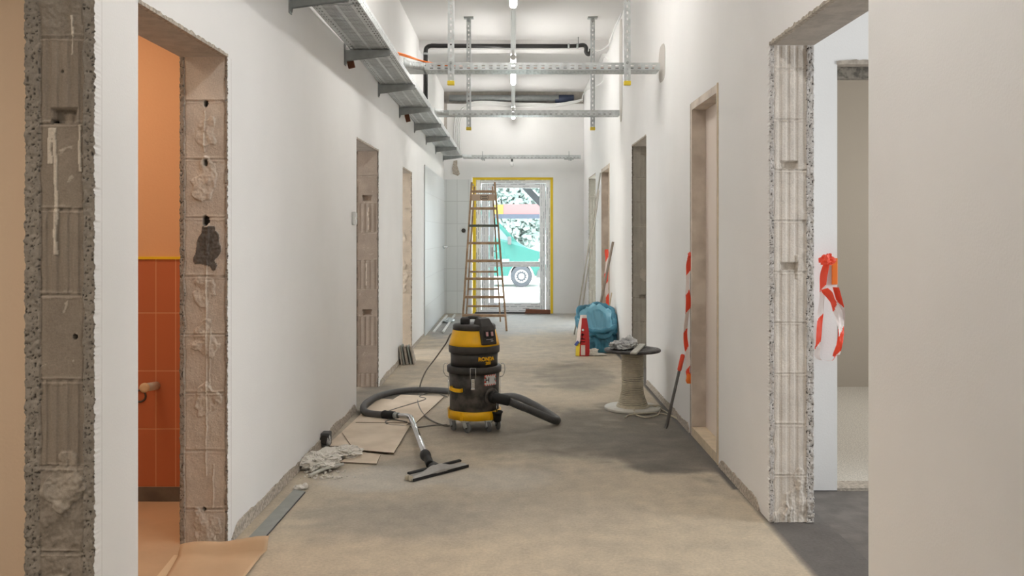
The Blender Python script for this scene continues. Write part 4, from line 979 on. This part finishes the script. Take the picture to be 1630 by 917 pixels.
# ---------------------------------------------------------------- step ladder
lad = thing('step_ladder', (-.43, 13.2, 0), 'brown wooden step ladder standing before the glazed door', 'ladder')
TL, TR = at(751,291,13.38), at(787.5,291,13.38)
BL, BRt = Vector((-.720,12.62,0)), Vector((-.098,12.62,0))
BL.x = (735.5-CX)*12.62/F; BRt.x = (806.5-CX)*12.62/F
for a, b in ((BL, TL), (BRt, TR)): MB().bar(a, b, .028, .055, up=(0,1,0), bev=.004).build('stile', M['wood'], lad)
RL, RR = Vector(((742-CX)*14.0/F, 14.0, 0)), Vector(((796.5-CX)*14.0/F, 14.0, 0))
TL2, TR2 = TL+Vector((.035,.10,-.05)), TR+Vector((-.035,.10,-.05))
for a, b in ((RL, TL2), (RR, TR2)): MB().bar(a, b, .022, .045, up=(0,1,0), bev=.003).build('rear_stile', M['wood'], lad)
for k in range(8):
    z = .213+.2545*k; t = z/TL.z
    a = BL+(TL-BL)*t; b = BRt+(TR-BRt)*t
    MB().rbox(((a.x+b.x)/2, a.y, z), (b.x-a.x, .075, .036), .004).build('step', M['wooddark'] if k == 5 else M['wood'], lad)
for k in range(3):
    z = .245+.27*k; t = z/TL2.z
    a = RL+(TL2-RL)*t; b = RR+(TR2-RR)*t
    MB().rbox(((a.x+b.x)/2, a.y, z), (b.x-a.x, .03, .028), .003).build('rear_rung', M['wood'], lad)
t = 1.905/TL.z; a = BL+(TL-BL)*t; b = BRt+(TR-BRt)*t
pl = MB().rbox(((a.x+b.x)/2, a.y-.01, 1.905), (b.x-a.x-.02, .016, .095), .003).build('name_board', mat('pale_wood_plate', C(196,172,150), .6), lad)
mb = MB(); cx = (a.x+b.x)/2+.015; yy = a.y-.0195
ring = [(cx+.062*math.copysign(abs(math.cos(q))**.6, math.cos(q)), yy, 1.905+.033*math.copysign(abs(math.sin(q))**.6, math.sin(q))) for q in [2*math.pi*i/40 for i in range(41)]]
mb.tube(ring, .003, 6)
for sz, dz, tx in ((.030, .010, 'Leiter'), (.022, -.014, 'Holz')):
    pass
mb.box(cx-.042, yy-.001, 1.909, cx+.04, yy+.001, 1.921); mb.box(cx-.036, yy-.001, 1.888, cx+.046, yy+.001, 1.898)
q = mb.build('oval_logo', M['darkgrey'], pl); q.matrix_parent_inverse = Matrix.Identity(4)
MB().cyl(TL+Vector((-.02,.03,-.03)), TL+Vector((.03,.03,-.03)), .012, 12).build('hinge', M['galvd'], lad); MB().cyl(TR+Vector((-.03,.03,-.03)), TR+Vector((.02,.03,-.03)), .012, 12).build('hinge', M['galvd'], lad)
# kraft bundle at door threshold
mb = MB(); a = at(834, 497, 15.3); mb.rbox((.42, 15.30, .045), (.42, .10, .07), .012, Matrix.Rotation(R(2), 4, 'Y')); mb.rbox((.28, 15.26, .03), (.16, .10, .03), .006)
tag(mb.build('cardboard_bundle', M['rust']), 'flat brown cardboard bundle at the right foot of the glazed door', 'cardboard')

# ---------------------------------------------------------------- cable reel
SX, SY = .929, 7.0
reel = thing('cable_reel', (SX, SY, 0), 'grey cable reel standing upright under a black top disc', 'cable reel')
MB().lathe((SX,SY,0), [(0,.0),(.216,.0),(.2175,.004),(.2175,.016),(.214,.020),(.06,.021),(0,.021)], 64).build('bottom_disc', M['cone'], reel)
td = MB().lathe((SX,SY,0), [(0,.448),(.214,.448),(.219,.453),(.219,.463),(.214,.468),(.16,.468),(.155,.462),(.07,.462),(.065,.468),(0,.468)], 64).build('top_disc', M['reelblack'], reel)
mb = MB()
for k in range(3):
    for rr in (.188, .112): mb.tube([(SX+rr*math.cos(q), SY+rr*math.sin(q), .468) for q in [k*2.09+.03*i for i in range(30)]], .0015, 6)
mb.build('raised_rib', M['galvd'], td).matrix_parent_inverse = Matrix.Identity(4)
MB().cyl((SX,SY,.02), (SX,SY,.45), .070, 40).build('core', M['darkgrey'], reel)
P = []
turns = 34
for i in range(turns*28):
    t = i/(turns*28); z = .030+.415*t
    r = .080+.034*max(0, 1-t/.32)**1.3+.0025*noise.noise(Vector((t*18,0,0)))
    wob = .004*math.sin(i*2*math.pi/28+5*math.sin(t*7))*(1 if .2 < t < .6 else .35)
    P.append((SX+r*math.cos(i*2*math.pi/28), SY+r*math.sin(i*2*math.pi/28), z+wob))
MB().tube(P, .0062, 8).build('wound_cable', M['cable'], reel)
P = []
for i in range(5*28):
    r = .112+.008*math.sin(i*.05)+.010*i/140; P.append((SX+r*math.cos(i*2*math.pi/28), SY+r*math.sin(i*2*math.pi/28), .0265+.004*math.sin(i*.13)))
MB().tube(P, .0052, 8).build('slack_cable', M['cable'], reel)
z = .006
lp = [(SX+.10, SY-.03, .03), (SX+.2, SY-.02, .03), fl(1051,651,z), fl(1046,661,z), fl(1028,664.5,z), fl(1012,660,z), fl(1010,650,.028), fl(1022,645.5,.028), fl(1040,646,.028), fl(1056,653,z), fl(1072,663,z), fl(1082,667,z)]
tag(MB().tube(spline(lp, 10), .0052, 8).build('cable_end', M['cable']), 'grey cable loop lying in front of the reel and reaching the wall', 'cable')
lp = [fl(995,665,z), fl(1001,661,z), fl(1015,658.5,.026), fl(1034,657.5,z), fl(1050,658,z), fl(1068,662,z), fl(1080,668,z)]
tag(MB().tube(spline(lp, 10), .0052, 8).build('cable_end', M['cable']), 'loose cable end pointing left in front of the reel', 'cable')
# things on top of the reel
zt = .469
mb = MB(); crumple(mb, (SX-.11, SY-.02, zt), (.15,.20,.075), 3, .5, 2.2, 4); crumple(mb, (SX-.025, SY+.04, zt), (.13,.15,.095), 9, .5, 2.6, 4)
tag(mb.build('crumpled_paper', M['paper']), 'crumpled grey-white paper heap on the black reel top', 'paper')
a = Vector((.890, 6.66, zt+.008)); b = Vector((1.035, 7.20, zt+.008))
mb = MB(); mb.bar(a, b, .048, .014, bev=.002); tag(mb.build('board_strip', M['cone']), 'short white board strip lying on the black reel top', 'board')

# ---------------------------------------------------------------- pry bar, sticks, rods
cb_ = thing('pry_bar', (1.07, 6.28, 0), 'steel pry bar with orange grip leaning on the right wall', 'pry bar')
a = Vector((1.068, 6.28, .004)); b = Vector((1.196, 6.33, .515)); dv = b-a
MB().tube([a, a+dv*.03, a+dv*.08, a+dv*.30, a+dv*.78], .010, 10, rf=lambda i: [.004,.012,.013,.0105,.0105][i]).build('steel_shaft', M['steeldark'], cb_)
MB().tube([a+dv*.77, a+dv*.79, a+dv*.98, b], .015, 14, rf=lambda i: [.010,.0155,.0155,.010][i]).build('grip', M['grip'], cb_)
MB().bar(a+Vector((-.006,-.004,.0)), a+dv*.08, .026, .008).build('claw', M['steeldark'], cb_)
tag(MB().tube([(.94,10.74,0), (1.193,10.74,1.27)], .015, 12).build('broom_stick', mat('grey_wood', C(140,125,112), .6, noise_amt=.1)), 'long brown wooden stick leaning on the wall behind the blue bag', 'stick')
tag(MB().bar((1.06,10.68,.0), (1.17,10.68,.665), .022, .012).build('wood_lath', M['timberedge']), 'short pale wooden lath sticking up behind the blue bag', 'lath')
tag(MB().tube([(.83,12.2,.0), (1.19,12.25,2.2)], .010, 8).build('thin_rod', M['cone']), 'longer thin pale rod leaning beside the timber doorway', 'rod')
tag(MB().tube([(.88,12.1,.0), (1.16,12.15,1.95)], .010, 8).build('thin_rod', M['cone']), 'shorter thin pale rod leaning beside the timber doorway', 'rod')

# ---------------------------------------------------------------- blue rubbish bag
bb = thing('rubbish_bag', (.985, 10.42, 0), 'open blue plastic rubbish bag slumped against the right wall', 'rubbish bag')
cx_, cy_ = .985, 10.42; nT = 120
prof = [(.10,.002,0),(.175,.006,0),(.205,.05,0),(.200,.12,.15),(.185,.20,.4),(.165,.26,.75),(.175,.300,1.1),(.225,.300,1.3),(.250,.330,1.45),(.245,.375,1.5),(.212,.395,1.45),(.180,.375,1.35),(.165,.33,1.2),(.150,.27,.9),(.12,.22,.5),(.06,.20,.3),(0,.195,.2)]
vs_ = []; fs = []; mi = []
# resample profile
pr = []
for (a, b) in zip(prof, prof[1:]):
    for k in range(5): t = k/5; pr.append(tuple(a[i]+(b[i]-a[i])*t for i in range(3)))
pr.append(prof[-1])
for j, (r, z, tl) in enumerate(pr):
    for i in range(nT):
        q = 2*math.pi*i/nT; sx, sy = math.cos(q), math.sin(q)
        nn = noise.ridged_multi_fractal(Vector((sx*2.2, sy*2.2, z*3.5+(4 if j > 52 else 0))), 1, 2, 3, 1, 2)-1.0
        n2 = fbm(Vector((sx*3, sy*3, z*5+2)))
        wr_ = .25 if 30 < j < 60 else 1; rr = r*(1+.10*nn*wr_*min(1, z*14)+.16*n2*wr_*min(1, z*14)); 
        zz = z+tl*(.100*sy+.03*n2)+.02*nn*wr_*min(1, z*6)
        xx = min(cx_+rr*sx*1.05+.03-.16*max(0, z-.1), XR-.012-.01*abs(n2))
        vs_.append((xx, cy_+rr*sy*.85, max(.002, zz)))
fs = [(j*nT+i, j*nT+(i+1)%nT, (j+1)*nT+(i+1)%nT, (j+1)*nT+i) for j in range(len(pr)-1) for i in range(nT)]
mb = MB(); cut = 49
mb.add(vs_, fs[:cut*nT], 0, True); mb.f += [tuple(f) for f in fs[cut*nT:]]; mb.m += [1]*len(fs[cut*nT:]); mb.sm += [True]*len(fs[cut*nT:])
mb.f.append(tuple(reversed(range(nT)))); mb.m.append(0); mb.sm.append(False)
mb.build('bag_film', [M['bluebag'], M['bluein']], bb)
rp = []
for i in range(91):
    q = 2*math.pi*i/90; sx, sy = math.cos(q), math.sin(q); k = fbm(Vector((sx*1.5, sy*1.5, 3)))
    rp.append((min(cx_+.235*sx*(1+.08*k)-.01, XR-.04), cy_+.20*sy, .385+.145*sy+.03*k))
MB().tube(rp, .03, 14, cap=False, rf=lambda i: .027+.012*noise.noise(Vector((math.cos(i*2*math.pi/90)*2.5, math.sin(i*2*math.pi/90)*2.5, 7)))+.004*math.sin(i*.9)).build('rolled_rim', M['bluebag'], bb)
# printed bag
rb = thing('plaster_bag', (.775, 10.07, 0), 'narrow red printed material bag standing before the blue bag', 'bag')
mb = MB(); vs_ = []; cx_, cy_ = .775, 10.07; n = 12
rows = [(0,.078,.05),(.04,.080,.055),(.15,.076,.055),(.28,.064,.05),(.36,.052,.035),(.42,.040,.018),(.455,.036,.006)]
for j, (z, wx, wy) in enumerate(rows):
    for (sx, sy) in ((-1,-.6),(-.45,-1),(.35,-1),(.95,-.8),(1,.6),(.6,1),(-.6,1),(-1,.6)):
        nn = .004*noise.noise(Vector((sx*3, sy*3, z*20)))
        vs_.append((cx_+wx*sx+nn+.012*z/.45, cy_+wy*sy+nn, z+.002))
m8 = 8; matk = [3, 1, 1, 1, 3, 3, 3, 0]
for j in range(len(rows)-1):
    for k in range(m8):
        mi_ = {0: 0, 1: 1, 2: 1}.get(k, 2)
        if k == 0 and j < 2: mi_ = 3
        if j == len(rows)-2: mi_ = 0
        mb.f.append((j*m8+k, j*m8+(k+1)%m8, (j+1)*m8+(k+1)%m8, (j+1)*m8+k)); mb.m.append(mi_); mb.sm.append(False)
mb.f.append(tuple(reversed(range(m8)))); mb.m.append(2); mb.sm.append(False); mb.f.append(tuple(range((len(rows)-1)*m8, len(rows)*m8))); mb.m.append(0); mb.sm.append(False)
mb.v = vs_
bagm = mb.build('bag_body', [M['tapew'], M['redbag'], M['masonry'], M['capyellow']], rb)
q = MB().box(cx_-.02, cy_-.0585, .012, cx_+.026, cy_-.052, .125).build('white_panel', M['tapew'], bagm); q.matrix_parent_inverse = Matrix.Identity(4)
mb = MB(); vt, ft = text_mesh('TF+', .075, .0006, .001); mb.add([(cx_+.002-v.y, cy_-.057, .20+v.x) for v in vt], ft); q = mb.build('lettering', M['white'], bagm); q.matrix_parent_inverse = Matrix.Identity(4)
mb = MB(); mb.lathe((cx_+.002, cy_-.0555, .292), [(0,-.002),(.013,-.002),(.013,.004)], 16, axis=(0,1,0)); q = mb.build('round_mark', M['white'], bagm, recalc=True); q.matrix_parent_inverse = Matrix.Identity(4)
mb = MB(); mb.bar((cx_-.082, cy_-.035, .12), (cx_-.05, cy_-.056, .165), .004, .03); q = mb.build('blue_stripe', M['blueink'], bagm); q.matrix_parent_inverse = Matrix.Identity(4)
mb = MB(); crumple(mb, (.875, 10.10, 0), (.15,.12,.085), 15, .45, 1.8, 4); crumple(mb, (.955, 10.08, 0), (.16,.08,.035), 16, .4, 1.8, 3)
tag(mb.build('white_rag', M['plastic_bag']), 'crumpled white rag between the red bag and the blue bag', 'rag')

# ---------------------------------------------------------------- barrier tapes
def ribbon(name, path, w, face, label, period=.16, cat='barrier tape', twist=None):
    """striped tape following a path; face = direction across the tape"""
    P = resample(spline(path, 12), .006); mb = MB(); nW = 6; vs_ = []; acc = 0; lens = [0]
    for a, b in zip(P, P[1:]): lens.append(lens[-1]+(b-a).length)
    tot = lens[-1]
    for i, p in enumerate(P):
        t = lens[i]/tot; f = Vector(face)
        if twist: f = Matrix.Rotation(twist(t), 3, (P[min(i+1,len(P)-1)]-P[max(0,i-1)]).normalized()) @ f
        f.normalize(); nr = f.cross((P[min(i+1,len(P)-1)]-P[max(0,i-1)]).normalized())
        ww = w*(.75+.3*noise.noise(Vector((t*7, 1, 0))))
        for k in range(nW+1):
            u = k/nW-.5; vs_.append(p+f*u*ww+nr*.006*noise.noise(Vector((u*4, t*14, 3))))
    mb.add(vs_, [])
    for i in range(len(P)-1):
        for k in range(nW):
            ph = ((lens[i]+(k/nW)*w*1.0)/period) % 1
            a = i*(nW+1)+k; mb.f.append((a, a+1, a+nW+2, a+nW+1)); mb.m.append(0 if ph < .5 else 1); mb.sm.append(True)
    return mb.build(name, [M['red'], M['tapew']])
def tape_thing(loc, label):
    return thing('barrier_tape', loc, label, 'barrier tape')
def part_of(o, root): o.parent = root; o.matrix_parent_inverse = Matrix.Translation(-root.location); return o
t = tape_thing((1.16, 6.12, 1.2), 'red and white barrier tape hanging beside the near timber-framed door')
g = lambda px, py, d=6.12: at(px, py, d)
part_of(ribbon('tape_strip', [g(1099,408), g(1096,425), g(1094.5,460), g(1096,480), g(1094,500), g(1091,530), g(1093,555), g(1096,575), g(1095,592), g(1099,611)], .040, (1,-.15,0), '', .26, twist=lambda s: .6*math.sin(s*9)), t)
mb = MB(); c = g(1101,409); crumple(mb, (c.x, c.y, c.z-.015), (.055,.04,.055), 21, .6, 2.2, 3); part_of(mb.build('knot', M['red']), t)
mb = MB(); c = g(1096,603); crumple(mb, (c.x, c.y, c.z-.035), (.04,.03,.085), 22, .4, 1.5, 3); part_of(mb.build('tape_tail', M['orange']), t)
t = tape_thing((1.66, 4.72, 1.2), 'red and white barrier tape loop hanging in the right side room')
g = lambda px, py, d=4.70: at(px, py, d)
part_of(ribbon('tape_strip', [g(1316,418), g(1311,440), g(1309,470), g(1306,500), g(1303,540), g(1301,568), g(1312,574), g(1326,572), g(1334,556), g(1338,530), g(1340,500), g(1336,478), g(1330,456)], .042, (1,-.1,.0), '', .30, twist=lambda s: .55*math.sin(s*12)+(.9 if .45 < s < .62 else 0)), t)
part_of(ribbon('tape_fold', [g(1312,460,4.68), g(1320,470,4.68), g(1330,488,4.68), g(1337,510,4.68), g(1339,535,4.68), g(1331,566,4.68)], .05, (1,-.1,.3), '', .26, twist=lambda s: .5*math.sin(s*7)), t)
mb = MB(); c = g(1317,415); crumple(mb, (c.x, c.y, c.z-.025), (.07,.05,.07), 23, .7, 2.4, 3); part_of(mb.build('knot', M['red']), t)
mb = MB(); c = g(1329,432,4.755); mb.rbox((c.x, c.y+.004, c.z), (.030,.012,.14), .003); part_of(mb.build('orange_strap', M['orange']), t)
t = tape_thing((1.16, 11.9, 1.2), 'red and white barrier tape at the far timber-framed door')
g = lambda px, py, d=11.25: at(px, py, d)
part_of(ribbon('tape_strip', [g(965.5,397), g(966,420), g(965,440), g(965.5,460), g(967,480), g(967,500)], .062, (1,-.6,0), '', .30, twist=lambda s: .3*math.sin(s*9)), t)

# ---------------------------------------------------------------- outside
GZ = -.32
struct(MB().box(-25, YE+.42, GZ-.1, 25, 75, GZ).build('floor_yard', mat('pale_yard_gravel', C(232,230,224), .95, noise_amt=.05, noise_scale=2)))
van = thing('van', (-1.4, 29.5, GZ), 'pale green van parked outside the glazed door, facing right', 'van')
ys0 = 28.5; ys1 = 30.4
mg = mat('green_van_paint', C(38,96,88), .35); mgl = mat('van_window', C(105,120,132), .15)
# side profile (x, z above ground)
vp = [(-4.4,.35),(-4.4,2.35),(-4.2,2.50),(-1.05,2.50),(-.75,2.38),(-.35,1.95),(.15,1.42),(.45,1.24),(1.0,1.08),(1.16,.92),(1.2,.55),(1.1,.35),(.68,.35),(.62,.52),(.5,.68),(.26,.78),(.02,.68),(-.1,.52),(-.16,.35)]
mb = MB(); n = len(vp)
vs_ = [(x, ys0+(.10 if z > 1.3 else 0), GZ+z) for x, z in vp]+[(x, ys1-(.10 if z > 1.3 else 0), GZ+z) for x, z in vp]
mb.add(vs_, [tuple(reversed(range(n))), tuple(range(n, 2*n))]+[(i, n+i, n+(i+1)%n, (i+1)%n) for i in range(n)])
vb = mb.build('body', mg, van, recalc=True)
def side_poly(name, pts, y, mt, t=.015, parent=van):
    mb = MB(); n = len(pts)
    mb.add([(x, y-t, GZ+z) for x, z in pts]+[(x, y+.02, GZ+z) for x, z in pts], [tuple(reversed(range(n))), tuple(range(n, 2*n))]+[(i, n+i, n+(i+1)%n, (i+1)%n) for i in range(n)])
    return mb.build(name, mt, parent, recalc=True)
side_poly('side_window', [(-.95,1.34),(-.95,2.20),(-.78,2.22),(-.45,1.88),(.0,1.38),(-.05,1.30)], ys0+.09, mgl)
side_poly('rear_window', [(-2.6,1.35),(-2.6,2.15),(-1.1,2.2),(-1.1,1.34)], ys0+.09, mgl)
mb = MB(); mb.add([(-.70, ys0+.16, GZ+2.36),(-.70, ys1-.16, GZ+2.36),(.16, ys1-.16, GZ+1.44),(.16, ys0+.16, GZ+1.44)], [(0,1,2,3)]); mb.v = [(x+.02, y, z+.02) for x, y, z in mb.v]; mb.build('windscreen', mgl, van)
side_poly('trim_strip', [(-4.3,.80),(-4.3,.90),(-.12,.90),(-.12,.80)], ys0, mat('pale_trim', C(120,135,135), .4))
side_poly('bumper', [(.72,.30),(.78,.55),(1.24,.58),(1.24,.32)], ys0-.01, M['darkgrey'], .03)
side_poly('headlight', [(.86,.72),(.80,.88),(.98,1.00),(1.12,.88),(1.14,.74)], ys0, M['white'])
side_poly('door_seam', [(-1.02,.42),(-1.02,2.3),(-.995,2.3),(-.995,.42)], ys0, M['darkgrey'], .012)
mb = MB(); mb.rbox((-.12, ys0-.14, GZ+1.48), (.12,.20,.26), .03); mb.bar((-.12,ys0-.02,GZ+1.40), (-.12,ys0-.12,GZ+1.45), .05, .05); mb.build('wing_mirror', M['darkgrey'], van)
for wx in (.26, -3.2):
    for yy in (ys0+.02, ys1-.24):
        w_ = MB().lathe((wx, yy, GZ+.345), [(.20,-.0),(.30,-.01),(.340,.01),(.345,.05),(.345,.17),(.340,.21),(.30,.22),(.20,.22)], 40, axis=(0,1,0)).build('wheel', mat('tyre', C(60,62,68), .7), van, recalc=True)
        mb = MB(); mb.lathe((wx, yy, GZ+.345), [(0,-.018),(.05,-.018),(.09,.0),(.16,.005),(.20,-.01),(.21,.01)], 40, axis=(0,1,0))
        for k in range(12):
            q_ = k*math.pi/6; mb.cyl((wx+.165*math.cos(q_), yy-.014, GZ+.345+.165*math.sin(q_)), (wx+.165*math.cos(q_), yy+.01, GZ+.345+.165*math.sin(q_)), .022, 8)
        q = mb.build('hubcap', M['cone'], w_, recalc=True); q.matrix_parent_inverse = Matrix.Identity(4)
# board across the yard behind the van
yb = 33.0; sB = F/yb
bo = thing('site_board', (.0, yb, GZ), 'faded red and yellow site board on a dark rail behind the van', 'board')
zt_, zb_ = H+(373-325)/sB, H+(373-341)/sB
MB().box((801-CX)/sB, yb, zb_, 3.0, yb+.05, zt_).build('red_panel', mat('faded_red', C(150,96,96), .6), bo)
MB().box((786-CX)/sB, yb-.02, zb_, (801-CX)/sB, yb+.05, zt_-.02).build('yellow_panel', mat('faded_yellow', C(150,130,50), .6), bo)
MB().box((779-CX)/sB, yb-.03, zb_-.16, 3.0, yb+.06, zb_).build('rail', mat('blue_grey_rail', C(66,72,86), .5), bo)
for x in (-3.2, 2.9): MB().box(x, yb, GZ, x+.1, yb+.08, zt_).build('post', M['darkgrey'], bo)
MB().box(-3.2, yb-.0, zb_-.16, (779-CX)/sB, yb+.05, zb_).build('rail', M['galvd'], bo)
# slanting canopy brace outside, upper right
a, b = at(838,300,17.2), at(862,325,17.2)
mb = MB(); dvv = (b-a); mb.bar(a-dvv*2.6, b+dvv*.7, .12, .10, up=(0,1,0))
tag(mb.build('canopy_brace', mat('dark_beam', C(56,60,66), .5)), 'dark slanting canopy brace outside the glazed door, upper right', 'brace')
struct(MB().box(-1.6, YE+.5, 3.0, 2.6, 18.2, 3.12).build('ceiling_canopy', M['concrete']))
# trees
random.seed(11)
def tree(x, y, h, r, label, tint):
    t = thing('tree', (x, y, GZ), label, 'tree', 'trees beyond the yard')
    MB().tube([(x,y,GZ),(x+.1,y,GZ+h*.4),(x,y,GZ+h*.8)], .14, 10, rf=lambda i: [.18,.13,.05][i]).build('trunk', M['paper'], t)
    mb = MB()
    for k in range(4500):
        v = Vector((random.gauss(0,1), random.gauss(0,1), random.gauss(0,1))).normalized()*random.random()**.4
        p = Vector((x+v.x*r*(1+.3*noise.noise(v*3)), y+v.y*r, GZ+h*.58+v.z*h*.48))
        a = Vector((random.uniform(-1,1), random.uniform(-1,1), random.uniform(-1,1))).normalized()*.20; b = a.cross(Vector((random.uniform(-1,1), random.uniform(-1,1), random.uniform(-1,1)))).normalized()*.15
        mb.add([p-a, p+b, p+a, p-b], [(0,1,2,3)])
    mb.build('foliage', mat('foliage', tint, .8, noise_amt=.15, noise_scale=1), t)
tree(-4.2, 44, 6.0, 2.0, 'pale green tree beyond the yard, seen between the ladder steps', C(156,172,164))
tree(.1, 50, 5.6, 2.0, 'pale green tree beyond the yard, in the middle of the glass', C(168,182,178))
tree(4.4, 46, 5.6, 2.0, 'pale green tree beyond the yard, at the right edge of the glass', C(156,172,166))
